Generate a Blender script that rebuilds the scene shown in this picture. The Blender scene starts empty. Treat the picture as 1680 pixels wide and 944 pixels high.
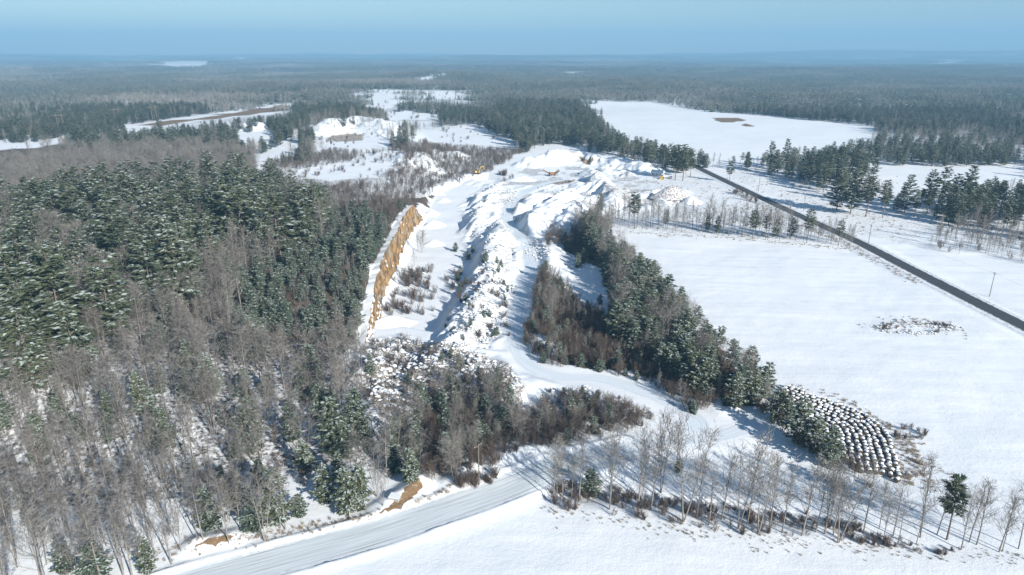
import bpy, math, random
import numpy as np
from mathutils import Vector, Matrix
C = bpy.context.scene.collection
scene = bpy.context.scene
R = random.Random(7)
rng = np.random.default_rng(11)

# ------------------------------------------------------------------ camera
HC = 95.0
PITCH = math.radians(19.06)
FPX = 1120.0
cp, sp_ = math.cos(PITCH), math.sin(PITCH)

def G(px, py, z=0.0):
    """where the sight line through a photo pixel meets height z (authoring aid)"""
    u = (px - 840) / FPX; v = -(py - 472) / FPX
    Y = cp + v * sp_; Z = -sp_ + v * cp
    t = (HC - z) / -Z
    return (u * t, Y * t)

def proj(x, y, z):
    x = np.asarray(x, float); y = np.asarray(y, float); z = np.asarray(z, float) - HC
    f = y * cp - z * sp_
    up = y * sp_ + z * cp
    f = np.maximum(f, .1)
    return 840 + FPX * x / f, 472 - FPX * up / f, f

cam = bpy.data.cameras.new('camera'); camo = bpy.data.objects.new('camera', cam); C.objects.link(camo)
camo.location = (0, 0, HC); camo.rotation_euler = (math.pi / 2 - PITCH, 0, 0)
cam.sensor_width = 36; cam.lens = 24.0; cam.clip_start = 1; cam.clip_end = 60000
scene.camera = camo

# ------------------------------------------------------------------ light
AZ = math.radians(39); EL = math.radians(24)
sd = Vector((math.sin(AZ) * math.cos(EL), -math.cos(AZ) * math.cos(EL), math.sin(EL)))
sl = bpy.data.lights.new('sun', 'SUN'); slo = bpy.data.objects.new('sun', sl); C.objects.link(slo)
sl.energy = 5.0; sl.angle = math.radians(.5); sl.color = (1, .96, .90)
slo.rotation_euler = (-sd).to_track_quat('-Z', 'Y').to_euler()
w = bpy.data.worlds.new("World"); scene.world = w; w.use_nodes = True
nt = w.node_tree; bg = nt.nodes['Background']
sky = nt.nodes.new('ShaderNodeTexSky'); sky.sky_type = 'NISHITA'; sky.sun_disc = False
sky.sun_elevation = EL; sky.sun_rotation = math.pi - AZ
sky.altitude = 100; sky.air_density = 1.0; sky.dust_density = .1; sky.ozone_density = 3.0
nt.links.new(sky.outputs[0], bg.inputs[0]); bg.inputs[1].default_value = .064
scene.view_settings.view_transform = 'Standard'; scene.view_settings.look = 'None'
scene.view_settings.exposure = .85; scene.view_settings.gamma = 1
scene.cycles.use_denoising = True
scene.cycles.max_bounces = 5; scene.cycles.diffuse_bounces = 3; scene.cycles.glossy_bounces = 1
scene.cycles.volume_bounces = 0; scene.cycles.transparent_max_bounces = 8
scene.cycles.sample_clamp_indirect = 4

# ------------------------------------------------------------------ maths
def hsh(i, j, s):
    n = (i.astype(np.int64) * 374761393 + j.astype(np.int64) * 668265263 + s * 974711) & 0xffffffff
    n = ((n ^ (n >> 13)) * 1274126177) & 0xffffffff
    return ((n ^ (n >> 16)) & 0xffffff) / float(0xffffff)

def vn(x, y, s=0):
    i = np.floor(x); j = np.floor(y); fx = x - i; fy = y - j
    fx = fx * fx * (3 - 2 * fx); fy = fy * fy * (3 - 2 * fy)
    a = hsh(i, j, s); b = hsh(i + 1, j, s); c = hsh(i, j + 1, s); d = hsh(i + 1, j + 1, s)
    return (a + (b - a) * fx) * (1 - fy) + (c + (d - c) * fx) * fy

def fbm(x, y, sc, o=4, s=0):
    x = np.asarray(x, float) / sc; y = np.asarray(y, float) / sc
    t = 0; a = .5
    for k in range(o):
        t = t + a * vn(x * 2 ** k + 17.3 * k, y * 2 ** k - 9.1 * k, s + k); a *= .5
    return t / (1 - .5 ** o)

def S(t):
    t = np.clip(t, 0, 1); return t * t * (3 - 2 * t)

def inpoly(x, y, P):
    x = np.asarray(x, float); y = np.asarray(y, float)
    r = np.zeros(x.shape, bool); n = len(P)
    for k in range(n):
        x0, y0 = P[k]; x1, y1 = P[(k + 1) % n]
        if y0 == y1: continue
        c = ((y0 > y) != (y1 > y)) & (x < (x1 - x0) * (y - y0) / (y1 - y0) + x0)
        r ^= c
    return r

def dline(x, y, P, closed=False):
    """distance to a polyline, and its parameter 0..1"""
    x = np.asarray(x, float); y = np.asarray(y, float)
    best = np.full(x.shape, 1e9); par = np.zeros(x.shape)
    n = len(P) if closed else len(P) - 1
    for k in range(n):
        x0, y0 = P[k][:2]; x1, y1 = P[(k + 1) % len(P)][:2]
        dx, dy = x1 - x0, y1 - y0; L = dx * dx + dy * dy + 1e-9
        t = np.clip(((x - x0) * dx + (y - y0) * dy) / L, 0, 1)
        d = np.hypot(x - x0 - t * dx, y - y0 - t * dy)
        m = d < best
        best = np.where(m, d, best); par = np.where(m, (k + t) / n, par)
    return best, par

def spoly(x, y, P):
    """signed distance, positive inside"""
    d, _ = dline(x, y, P, True)
    return np.where(inpoly(x, y, P), d, -d)

def W(pts, z=0.0):
    return [G(p[0], p[1], p[2] if len(p) > 2 else z) for p in pts]

def smooth_line(P, step=3.0):
    """Catmull-Rom through the points"""
    P = [np.array(p, float) for p in P]
    Q = [2 * P[0] - P[1]] + P + [2 * P[-1] - P[-2]]
    out = []
    for i in range(1, len(Q) - 2):
        n = max(2, int(np.linalg.norm(Q[i + 1] - Q[i]) / step))
        for k in range(n):
            t = k / n
            out.append(.5 * ((2 * Q[i]) + (-Q[i - 1] + Q[i + 1]) * t + (2 * Q[i - 1] - 5 * Q[i] + 4 * Q[i + 1] - Q[i + 2]) * t * t
                             + (-Q[i - 1] + 3 * Q[i] - 3 * Q[i + 1] + Q[i + 2]) * t ** 3))
    out.append(P[-1])
    return [tuple(o) for o in out]

# ------------------------------------------------------------------ plan of the place (outlines surveyed from the photo, turned into metres)
PLAT = 12.0; PIT = -4.0
cliff_top = W([(575, 540), (592, 515), (612, 455), (640, 395), (663, 350), (692, 316)], PLAT)
north = [G(735, 272, 8), G(745, 245, 6), G(700, 215, 4), G(640, 190, 4)]
front = W([(-500, 905, 2), (0, 885, 2), (150, 885, 2), (290, 860, 3), (440, 800, 4), (520, 720, 5), (560, 640, 8), (575, 540, PLAT)])
cliff_poly = cliff_top + north + [(-900, 1500), (-1500, 0), front[0]] + front[1:-1]
pit_poly = W([(612, 532), (640, 470), (668, 410), (690, 360), (706, 322), (755, 300), (800, 292), (830, 300), (780, 330), (775, 380), (790, 410),
              (770, 470), (735, 520), (715, 556), (660, 545)], PIT)
road_main = smooth_line(W([(-200, 1180), (100, 1035), (290, 966), (430, 926), (600, 880), (720, 840), (820, 805), (890, 775), (960, 756), (1030, 738)]), 2.0)
road_track = smooth_line(W([(1010, 741), (1070, 728), (1130, 722), (1185, 716), (1222, 703), (1240, 684), (1232, 668)]), 1.5)
road_haul = smooth_line(W([(1150, 712), (1142, 688), (1100, 660), (1050, 640), (985, 622), (915, 618), (868, 598), (848, 560), (845, 520), (862, 470), (872, 430), (862, 400), (840, 375), (832, 345), (858, 318), (900, 300), (950, 296)]), 2.0)
road_paved = smooth_line(W([(1132, 268), (1150, 278), (1200, 302), (1300, 349), (1400, 394), (1500, 445), (1600, 496), (1700, 546), (1860, 628)]), 4.0)

ridges = [  # crest outline, height, half width, roughness
    (W([(735, 590), (755, 556), (772, 530)]), 4.6, 8, 1.5), (W([(782, 508), (800, 475), (806, 450)]), 3.8, 9, 1.5), (W([(808, 436), (818, 412), (826, 392)]), 4.6, 8, 1.3),
    (W([(640, 640), (700, 610), (770, 600), (840, 640)]), 3.2, 15, 1.0),
    (W([(600, 600), (620, 650), (612, 700)]), 5.0, 14, 1.0),
    (W([(858, 395), (878, 365), (915, 338), (935, 328)]), 6.0, 11, .9),
    (W([(845, 352), (872, 336), (898, 325)]), 4.2, 8, .8),
    (W([(800, 425), (812, 400), (826, 380)]), 5.0, 8, 1.0),
    (W([(770, 372), (785, 352), (800, 345)]), 3.0, 8, .8),
    (W([(805, 330), (830, 322), (850, 318)]), 2.5, 8, .8),
    (W([(865, 272), (905, 266), (925, 260), (960, 261), (1005, 267), (1040, 275), (1062, 281)]), 6.5, 15, 1.2),
    (W([(905, 268), (922, 262)]), 10.5, 15, 1.0),
    (W([(968, 288), (985, 306), (1010, 325), (1000, 340)]), 6.0, 11, .9),
    (W([(940, 345), (965, 335), (990, 332)]), 4.0, 9, .9),
    (W([(930, 300), (965, 308)]), 3.0, 8, .7),
    (W([(890, 405), (930, 375), (945, 352)]), 3.0, 10, .8),
    (W([(880, 560), (890, 500), (895, 440), (905, 400)]), 3.5, 12, .8),
    (W([(960, 400), (1040, 480), (1100, 560), (1200, 660)]), 2.0, 14, .6),
    (W([(530, 238), (560, 232), (600, 226), (640, 238)]), 13, 26, 1.3),
    (W([(690, 290), (720, 268), (745, 262)]), 9, 22, 1.0),
    (W([(800, 298), (770, 290)]), 3, 10, 1.0),
    (W([(390, 232), (430, 228)]), 9, 18, 1.0),
    (W([(325, 895), (380, 885)]), 1.6, 4, .3), (W([(628, 838), (660, 818), (690, 795)]), 2.6, 5, .4),
    (W([(745, 800), (775, 775), (800, 780)]), 2.8, 6, .5),
    (W([(760, 762), (860, 742), (960, 736)]), 1.8, 4, .5),
]

def H(x, y):
    x = np.asarray(x, float); y = np.asarray(y, float)
    r = np.hypot(x, y)
    # distant rolling country
    h = (fbm(x, y, 420, 3, 5) - .5) * 16 * S((r - 650) / 900)
    h = h + (fbm(x, y, 2200, 3, 9) - .5) * 120 * S((r - 1800) / 4500)
    ang = np.arctan2(x, np.maximum(y, 1))
    rim = 8 + 55 * S((ang - .25) / .45) + 26 * fbm(ang * 40, r * .0, 6, 3, 21)
    h = h + (rim + 35 * (fbm(x, y, 1500, 3, 31) - .4)) * S((r - 8000) / 4200)
    h = h + 14 * np.exp(-(((x + 420) / 330) ** 2 + ((y - 1650) / 420) ** 2)) + 16 * np.exp(-(((x + 260) / 200) ** 2 + ((y - 2600) / 300) ** 2)) * 1.4
    # wooded plateau left of the quarry
    near = (r < 1600)
    hp = np.zeros_like(h)
    xx, yy = x[near], y[near]
    sdc = spoly(xx, yy, cliff_poly)
    dc, _ = dline(xx, yy, cliff_top)
    dn, _ = dline(xx, yy, [cliff_top[-1]] + north)
    df, _ = dline(xx, yy, front)
    ins = sdc > 0
    lo = np.where(ins, S(df / 75) * S(dn / 40) * S(dc / 2.6 + .0), 0)
    
    plat = PLAT * lo * (1 - S((yy - 700) / 600))
    sp = spoly(xx, yy, pit_poly)
    pit = PIT * S((sp + 3) / 7)
    hn = plat + pit
    dr = np.minimum(np.minimum(dline(xx, yy, road_main)[0] - 2, dline(xx, yy, road_track)[0]), dline(xx, yy, road_haul)[0])
    dr = np.minimum(dr, dline(xx, yy, road_paved)[0] - 4)
    flat = S((dr - 2.5) / 6)
    hr = np.zeros_like(hn)
    wob = fbm(xx, yy, 9, 3, 3) - .5
    for P, hh, ww, ro in ridges:
        x0 = min(p[0] for p in P) - ww * 1.6; x1 = max(p[0] for p in P) + ww * 1.6
        y0 = min(p[1] for p in P) - ww * 1.6; y1 = max(p[1] for p in P) + ww * 1.6
        m = (xx > x0) & (xx < x1) & (yy > y0) & (yy < y1)
        if not m.any(): continue
        d, t = dline(xx[m], yy[m], P)
        d = d + wob[m] * ww * .7 * ro
        k = hh * (.75 + .5 * vn(t * len(P) * 2.3, t * 0 + hh, 8))
        v = k * np.clip(1 - d / ww, 0, 1)
        v = np.where(v > .93 * k, .93 * k, v)
        hr[m] = np.maximum(hr[m], v)
    hn = hn + hr * (.15 + .85 * flat)
    # ploughed banks beside the roads
    hn = hn + .6 * np.exp(-((dline(xx, yy, road_main)[0] - 5.6) / .8) ** 2) * (.4 + fbm(xx, yy, 4, 2, 15)) + .4 * np.exp(-((dline(xx, yy, road_paved)[0] - 5.4) / .8) ** 2)
    # rough spoil ground
    rough = S((spoly(xx, yy, rough_poly) + 6) / 10) * flat * (1 - .9 * np.maximum(S((spoly(xx, yy, yard_a) + 4) / 8), S((spoly(xx, yy, yard_b) + 4) / 8)))
    ua = xx * .35 + yy * .94; va = xx * .94 - yy * .35
    rb = fbm(xx, yy, 8, 4, 41); rb2 = 1 - np.abs(2 * fbm(va / 11 + (fbm(xx, yy, 25, 2, 44) - .5) * 1.6, ua / 34, 1, 2, 47) - 1)
    hn = hn + rough * ((rb - .45) * 1.6 + np.clip(rb2 - .72, 0, 1) * 7 + (fbm(xx, yy, 3.5, 2, 43) - .5) * 1.3)
    rub = S((spoly(xx, yy, rubble_poly) + 4) / 8) * flat
    hn = hn + rub * (fbm(xx, yy, 5, 3, 51) - .35) * 2.6
    hn = hn + (fbm(xx * .16, yy + xx * .12, 7, 3, 66) - .5) * .28 * flat * (1 - rough)
    hn = hn + (fbm(xx, yy, 60, 3, 60) - .5) * 1.6 * flat + (fbm(xx, yy, 7, 3, 61) - .5) * .28 * flat
    hn = hn - 1.1 * np.exp(-(dline(xx, yy, ditch)[0] / 3) ** 2)
    h[near] = h[near] + hn
    return h

rough_poly = W([(760, 330), (800, 300), (870, 268), (930, 255), (1000, 270), (1060, 290), (1120, 300), (1130, 330), (1060, 345), (1010, 352), (960, 350), (925, 385), (885, 410), (860, 410), (850, 470), (820, 560), (740, 590), (720, 560), (775, 470), (765, 380)])
yard_a = W([(815, 285), (860, 272), (960, 276), (965, 298), (890, 306), (835, 305)])
yard_b = W([(985, 297), (1040, 288), (1070, 286), (1150, 288), (1140, 312), (1050, 314), (990, 308)])
rubble_poly = W([(600, 560), (660, 552), (740, 580), (830, 600), (860, 650), (830, 690), (720, 690), (620, 700), (590, 640)])
ditch = W([(905, 805), (1020, 808), (1110, 818), (1200, 835), (1300, 850)])

def Hs(x, y):
    return float(H(np.array([x], float), np.array([y], float))[0])

# ------------------------------------------------------------------ materials
def newmat(name):
    m = bpy.data.materials.new(name); m.use_nodes = True
    t = m.node_tree; b = t.nodes['Principled BSDF']; b.inputs['Roughness'].default_value = .9
    b.inputs['Specular IOR Level'].default_value = .15
    return m, t, b
def nd(t, typ, **kw):
    n = t.nodes.new(typ)
    for k, v in kw.items():
        if k in n.inputs: n.inputs[k].default_value = v
        else: setattr(n, k, v)
    return n
def noise(t, scale, detail=4, rough=.55, vec=None):
    n = nd(t, 'ShaderNodeTexNoise', Scale=scale, Detail=detail, Roughness=rough)
    if vec is not None: t.links.new(vec, n.inputs['Vector'])
    return n.outputs['Fac']
def mathn(t, op, a, b=None, clamp=False):
    n = t.nodes.new('ShaderNodeMath'); n.operation = op; n.use_clamp = clamp
    for i, v in enumerate((a, b)):
        if v is None: continue
        if isinstance(v, (int, float)): n.inputs[i].default_value = v
        else: t.links.new(v, n.inputs[i])
    return n.outputs[0]
def mix(t, f, a, b):
    n = t.nodes.new('ShaderNodeMix'); n.data_type = 'RGBA'
    for s, v in ((n.inputs[0], f), (n.inputs[6], a), (n.inputs[7], b)):
        if isinstance(v, (int, float)): s.default_value = v
        elif isinstance(v, tuple): s.default_value = (*v, 1)
        else: t.links.new(v, s)
    return n.outputs[2]
def ramp(t, f, lo, hi):
    n = t.nodes.new('ShaderNodeMapRange'); n.interpolation_type = 'SMOOTHSTEP'
    t.links.new(f, n.inputs[0]); n.inputs[1].default_value = lo; n.inputs[2].default_value = hi
    return n.outputs[0]
def attr(t, name):
    n = t.nodes.new('ShaderNodeAttribute'); n.attribute_name = name; return n.outputs['Fac']
SNOW = (.81, .835, .85)
SNOW2 = (.76, .79, .82)

def mat_ground():
    m, t, b = newmat('snowy_ground')
    pos = nd(t, 'ShaderNodeNewGeometry').outputs['Position']
    n1 = noise(t, .8, 6, .7, pos); n2 = noise(t, .035, 4, .5, pos); n3 = noise(t, 2.2, 3, .6, pos)
    mp = nd(t, 'ShaderNodeMapping'); t.links.new(pos, mp.inputs[0]); mp.inputs['Rotation'].default_value = (0, 0, .12); mp.inputs['Scale'].default_value = (.02, .45, 1)
    st = noise(t, 1.0, 5, .6, mp.outputs[0])
    snow = mix(t, ramp(t, n2, .35, .7), SNOW, (.775, .805, .825))
    snow = mix(t, mathn(t, 'MULTIPLY', ramp(t, st, .48, .68), .6), snow, (.72, .765, .79))
    # stubble and grass poking through
    gm = ramp(t, mathn(t, 'ADD', mathn(t, 'MULTIPLY', attr(t, 'grass'), .5), mathn(t, 'MULTIPLY', n1, .62)), .62, .72)
    gcol = mix(t, n3, (.16, .10, .06), (.34, .25, .15))
    col = mix(t, mathn(t, 'MULTIPLY', gm, .75), snow, gcol)
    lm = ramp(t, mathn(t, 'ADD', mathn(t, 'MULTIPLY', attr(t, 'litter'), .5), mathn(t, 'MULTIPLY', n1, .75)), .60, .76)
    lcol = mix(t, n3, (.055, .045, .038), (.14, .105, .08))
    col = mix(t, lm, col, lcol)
    rm = ramp(t, mathn(t, 'ADD', mathn(t, 'MULTIPLY', attr(t, 'stony'), .62), mathn(t, 'MULTIPLY', n3, .8)), .78, .9)
    rcol = mix(t, n1, (.08, .075, .07), (.25, .20, .14))
    col = mix(t, rm, col, rcol)
    nf = noise(t, .9, 6, .75, pos)
    dm = ramp(t, mathn(t, 'ADD', attr(t, 'earth'), mathn(t, 'MULTIPLY', nf, 1.6)), 1.18, 1.36)
    dcol = mix(t, noise(t, .7, 6, .7, pos), (.09, .05, .025), (.34, .23, .13))
    col = mix(t, dm, col, dcol)
    t.links.new(col, b.inputs['Base Color'])
    bp = nd(t, 'ShaderNodeBump', Strength=.35, Distance=.35)
    t.links.new(mathn(t, 'ADD', n1, mathn(t, 'MULTIPLY', n3, .35)), bp.inputs['Height']); t.links.new(bp.outputs[0], b.inputs['Normal'])
    return m

def mat_snowtop(name, c1, c2, lo=.35, hi=.6, sc=1.2, amt=1.0, snow=SNOW, isl=False):
    """a solid colour with snow lying on the faces that look up"""
    m, t, b = newmat(name)
    g = nd(t, 'ShaderNodeNewGeometry')
    tc = nd(t, 'ShaderNodeTexCoord').outputs['Object']
    n = noise(t, sc, 4, .6, tc)
    oi = nd(t, 'ShaderNodeObjectInfo').outputs['Random']
    col = mix(t, mathn(t, 'ADD', mathn(t, 'MULTIPLY', n, .6), mathn(t, 'MULTIPLY', oi, .5)) if not isl else g.outputs['Random Per Island'], c1, c2)
    sx = nd(t, 'ShaderNodeSeparateXYZ'); t.links.new(g.outputs['True Normal'], sx.inputs[0])
    nz = mathn(t, 'ADD', sx.outputs[2], mathn(t, 'MULTIPLY', mathn(t, 'SUBTRACT', n, .5), .7))
    f = mathn(t, 'MULTIPLY', ramp(t, nz, lo, hi), amt)
    t.links.new(mix(t, f, col, snow), b.inputs['Base Color'])
    return m

def mat_needles(name, c1, c2):
    m, t, b = newmat(name)
    g = nd(t, 'ShaderNodeNewGeometry'); oi = nd(t, 'ShaderNodeObjectInfo').outputs['Random']
    f = mathn(t, 'ADD', mathn(t, 'MULTIPLY', g.outputs['Random Per Island'], .55), mathn(t, 'MULTIPLY', oi, .45))
    t.links.new(mix(t, f, c1, c2), b.inputs['Base Color'])
    return m

def flatmat(name, c, rough=.8, var=.0, metal=0):
    m, t, b = newmat(name)
    n = noise(t, 3.0, 5, .6, nd(t, 'ShaderNodeTexCoord').outputs['Object'])
    t.links.new(mix(t, n, tuple(v * (1 - var) for v in c), tuple(min(1, v * (1 + var)) for v in c)), b.inputs['Base Color'])
    b.inputs['Roughness'].default_value = rough; b.inputs['Metallic'].default_value = metal
    return m

M = {}
M['ground'] = mat_ground()
M['needle'] = mat_needles('pine_needles', (.045, .064, .040), (.130, .148, .078))
M['needle_young'] = mat_needles('young_pine_needles', (.050, .076, .055), (.120, .150, .095))
M['frost'] = mat_needles('snow_on_branches', (.25, .32, .27), (.58, .64, .61))
M['bark'] = mat_snowtop('bark', (.125, .115, .105), (.29, .265, .235), .35, .75, 1.5, .5)
M['pinebark'] = mat_snowtop('pine_bark', (.10, .08, .065), (.19, .15, .12), .4, .8, 1.5, .3)
M['twig'] = mat_snowtop('twigs', (.092, .083, .070), (.245, .218, .19), .2, .85, 2.0, .45)
M['brush'] = mat_snowtop('brush_twigs', (.066, .049, .040), (.155, .118, .095), .3, .9, 2.0, .2)
M['rock'] = mat_snowtop('rock', (.09, .085, .08), (.22, .185, .145), .42, .62, .8)
M['drygrass'] = mat_needles('dry_grass', (.22, .17, .12), (.40, .33, .23))
M['haybale'] = flatmat('hay', (.105, .085, .065), .95, .5)
M['snowcap'] = flatmat('snow_cap', SNOW, .9, .05)

# ------------------------------------------------------------------ mesh helpers
class MB:
    def __init__(s): s.v = []; s.f = []; s.m = []
    def add(s, vs, fs, mi=0):
        o = len(s.v); s.v.extend(vs)
        for f in fs: s.f.append([i + o for i in f]); s.m.append(mi)
    def tube(s, pts, rad, n=6, mi=0, cap=False):
        rings = []; o = len(s.v)
        for i, p in enumerate(pts):
            p = Vector(p)
            d = (Vector(pts[min(i + 1, len(pts) - 1)]) - Vector(pts[max(i - 1, 0)])).normalized()
            a = d.cross(Vector((0, 0, 1)) if abs(d.z) < .9 else Vector((1, 0, 0))).normalized(); b_ = d.cross(a)
            for k in range(n):
                an = 2 * math.pi * k / n
                s.v.append(tuple(p + (a * math.cos(an) + b_ * math.sin(an)) * rad[i]))
        for i in range(len(pts) - 1):
            for k in range(n):
                k2 = (k + 1) % n
                s.f.append([o + i * n + k, o + i * n + k2, o + (i + 1) * n + k2, o + (i + 1) * n + k]); s.m.append(mi)
        if cap:
            s.f.append([o + k for k in range(n)][::-1]); s.m.append(mi)
            s.f.append([o + (len(pts) - 1) * n + k for k in range(n)]); s.m.append(mi)
    def box(s, c, d, rz=0, mi=0, mat=None):
        x, y, z = c; a, b_, e = d[0] / 2, d[1] / 2, d[2] / 2
        vs = [Vector((i * a, j * b_, k * e)) for k in (-1, 1) for j in (-1, 1) for i in (-1, 1)]
        Mx = (mat or Matrix.Rotation(rz, 3, 'Z'))
        vs = [tuple(Mx @ v + Vector(c)) for v in vs]
        s.add(vs, [[0, 2, 3, 1], [4, 5, 7, 6], [0, 1, 5, 4], [2, 6, 7, 3], [0, 4, 6, 2], [1, 3, 7, 5]], mi)
    def mesh(s, name, mats, smooth=False):
        me = bpy.data.meshes.new(name); me.from_pydata(s.v, [], s.f)
        for m_ in mats: me.materials.append(m_)
        if len(mats) > 1: me.polygons.foreach_set('material_index', s.m)
        if smooth: me.polygons.foreach_set('use_smooth', [True] * len(me.polygons))
        me.update(); return me
def link(name, me, parent=None, loc=(0, 0, 0), rz=0):
    o = bpy.data.objects.new(name, me); C.objects.link(o); o.location = loc; o.rotation_euler = (0, 0, rz)
    if parent: o.parent = parent
    return o
def tag(o, label=None, cat=None, group=None, kind=None):
    if label: o['label'] = label
    if cat: o['category'] = cat
    if group: o['group'] = group
    if kind: o['kind'] = kind
    return o
def empty(name, loc=(0, 0, 0), rz=0, **kw):
    o = link(name, None, None, loc, rz); return tag(o, **kw)
def gridmesh(name, X, Y, Z, mat, attrs=None, smooth=True):
    ny, nx = X.shape
    me = bpy.data.meshes.new(name)
    co = np.stack([X, Y, Z], -1).reshape(-1, 3).astype(np.float32)
    idx = np.arange(ny * nx).reshape(ny, nx)
    q = np.stack([idx[:-1, :-1], idx[:-1, 1:], idx[1:, 1:], idx[1:, :-1]], -1).reshape(-1, 4)
    me.vertices.add(len(co)); me.vertices.foreach_set('co', co.ravel())
    me.loops.add(q.size); me.loops.foreach_set('vertex_index', q.ravel().astype(np.int32))
    me.polygons.add(len(q)); me.polygons.foreach_set('loop_start', np.arange(0, q.size, 4, dtype=np.int32))
    me.polygons.foreach_set('use_smooth', np.full(len(q), smooth))
    me.update(calc_edges=True); me.validate()
    for k, a in (attrs or {}).items():
        at = me.attributes.new(k, 'FLOAT', 'POINT'); at.data.foreach_set('value', a.ravel().astype(np.float32))
    me.materials.append(mat); return me

# ------------------------------------------------------------------ ground sheet
def axis(lo, hi, step, far_lo, far_hi, g=1.06):
    a = list(np.arange(lo, hi, step)); s_ = step; v = a[-1]
    while v < far_hi: s_ *= g; v += s_; a.append(min(v, far_hi))
    b_ = []; s_ = step; v = lo
    while v > far_lo: s_ *= g; v -= s_; b_.append(max(v, far_lo))
    return np.array(b_[::-1] + a)
ax = axis(-110, 190, .85, -12800, 12800); ay = axis(100, 560, .85, -300, 13600, 1.035)
GX, GY = np.meshgrid(ax, ay)
GZ = H(GX, GY)

wood_left = W([(-600, 900), (0, 880), (150, 872), (290, 850), (430, 790), (560, 790), (700, 770), (850, 740), (1000, 700), (1090, 690), (1090, 660), (1000, 650), (930, 640), (870, 665), (830, 640), (700, 600), (640, 580)]) + \
            [cliff_top[0], cliff_top[2], cliff_top[4]] + W([(690, 318), (730, 290), (690, 255), (640, 250), (560, 300), (470, 290), (440, 270), (400, 240), (0, 245), (-400, 250)], 8)
wood_mid = W([(930, 395), (955, 372), (990, 400), (1040, 440), (1100, 500), (1160, 560), (1215, 620), (1255, 665), (1250, 690), (1230, 680), (1130, 650), (1030, 605), (900, 605), (860, 555), (880, 500), (900, 450)])
masks = {}
gpx0, gpy0, _ = proj(GX, GY, GZ)
jx = (fbm(GX, GY, 14, 3, 71) - .5) * 16; jy = (fbm(GX, GY, 14, 3, 72) - .5) * 16
RR = np.hypot(GX, GY)
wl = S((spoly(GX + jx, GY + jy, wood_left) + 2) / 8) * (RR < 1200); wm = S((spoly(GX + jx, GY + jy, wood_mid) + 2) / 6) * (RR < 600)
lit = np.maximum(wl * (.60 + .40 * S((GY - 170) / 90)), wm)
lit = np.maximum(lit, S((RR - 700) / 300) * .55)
# fields where nothing but snow lies
GP = {}
def wpoly(P, z=0): return W(P, z)
fields_px = {
 'main': [(1010, 378), (1380, 405), (1400, 402), (1700, 560), (1900, 700), (1900, 900), (1700, 830), (1600, 800), (1500, 740), (1480, 700), (1290, 635), (1225, 575), (1160, 505), (1080, 430)],
 'south': [(870, 840), (905, 832), (960, 852), (1120, 884), (1400, 905), (1800, 935), (1800, 1100), (100, 1100), (390, 962), (500, 922), (700, 872)],
 'far': [(958, 166), (1010, 166), (1110, 171), (1135, 180), (1290, 194), (1430, 207), (1440, 222), (1330, 240), (1200, 252), (1100, 235), (1010, 214)],
 'beside_road': [(1180, 280), (1290, 290), (1370, 325), (1530, 372), (1540, 385), (1480, 402), (1400, 382), (1290, 338)],
 'east': [(1480, 408), (1560, 412), (1750, 448), (1800, 600), (1560, 462)],
 'north_east': [(1415, 274), (1500, 271), (1720, 274), (1720, 290), (1560, 290), (1540, 305), (1465, 308)],
 'bench_a': [(515, 228), (560, 214), (620, 210), (648, 236), (640, 243), (530, 243)],
 'bench_b': [(578, 158), (615, 145), (664, 149), (660, 166), (640, 178), (600, 174)],
 'bench_c': [(688, 150), (768, 151), (768, 163), (690, 162)],
 'bench_d': [(680, 218), (780, 206), (855, 240), (800, 240), (700, 231)],
 'bench_e': [(628, 186), (725, 182), (712, 196), (635, 197)],
 'bench_f': [(585, 256), (660, 248), (645, 263), (590, 265)],
 'bench_g': [(455, 282), (520, 270), (660, 264), (620, 296), (560, 292), (470, 294)],
 'line_cut': [(140, 215), (330, 189), (478, 168), (482, 180), (440, 187), (330, 198), (230, 208)],
 'lane_a': [(418, 278), (428, 256), (488, 228), (494, 234), (436, 262), (430, 280)],
 'lane_b': [(-50, 240), (60, 234), (120, 222), (122, 227), (62, 243), (-50, 248)],
 'knob': [(385, 222), (440, 213), (448, 224), (388, 228)],
 'far_a': [(675, 133), (735, 113), (741, 116), (690, 136)],
 'far_b': [(250, 103), (300, 100), (352, 101), (350, 107), (300, 109), (255, 108)],
 'far_c': [(155, 104), (185, 104), (185, 108), (155, 108)], 'far_d': [(372, 94), (412, 95), (412, 99), (372, 98)],
 'far_e': [(1532, 105), (1560, 99), (1576, 97), (1577, 101), (1535, 107)], 'far_f': [(918, 119), (942, 119), (942, 123), (918, 123)],
 'far_g': [(1038, 92), (1062, 92), (1062, 95), (1038, 95)], 'far_h': [(636, 82), (664, 82), (664, 86), (636, 86)], 'far_i': [(75, 120), (95, 120), (95, 123), (75, 123)],
}
fmask = np.zeros_like(GX)
gpx, gpy, gf = proj(GX, GY, GZ)
jm = 1120 / np.maximum(gf, 50)
jfx = (fbm(GX, GY, 22, 3, 75) - .5) * 26 * jm; jfy = (fbm(GX, GY, 30, 3, 76) - .5) * 14 * jm * 95 / np.maximum(gf, 95) * 2.6
for k, P in fields_px.items():
    a_ = 0 if k in ('main', 'south', 'line_cut', 'lane_a', 'lane_b') else 1
    fmask = np.maximum(fmask, inpoly(gpx + jfx * a_, gpy + jfy * a_, P) & (gf > 5))
snow_glade = [(902, 400), (950, 425), (985, 440), (1003, 475), (1000, 520), (960, 505), (925, 470), (905, 450)]
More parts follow.
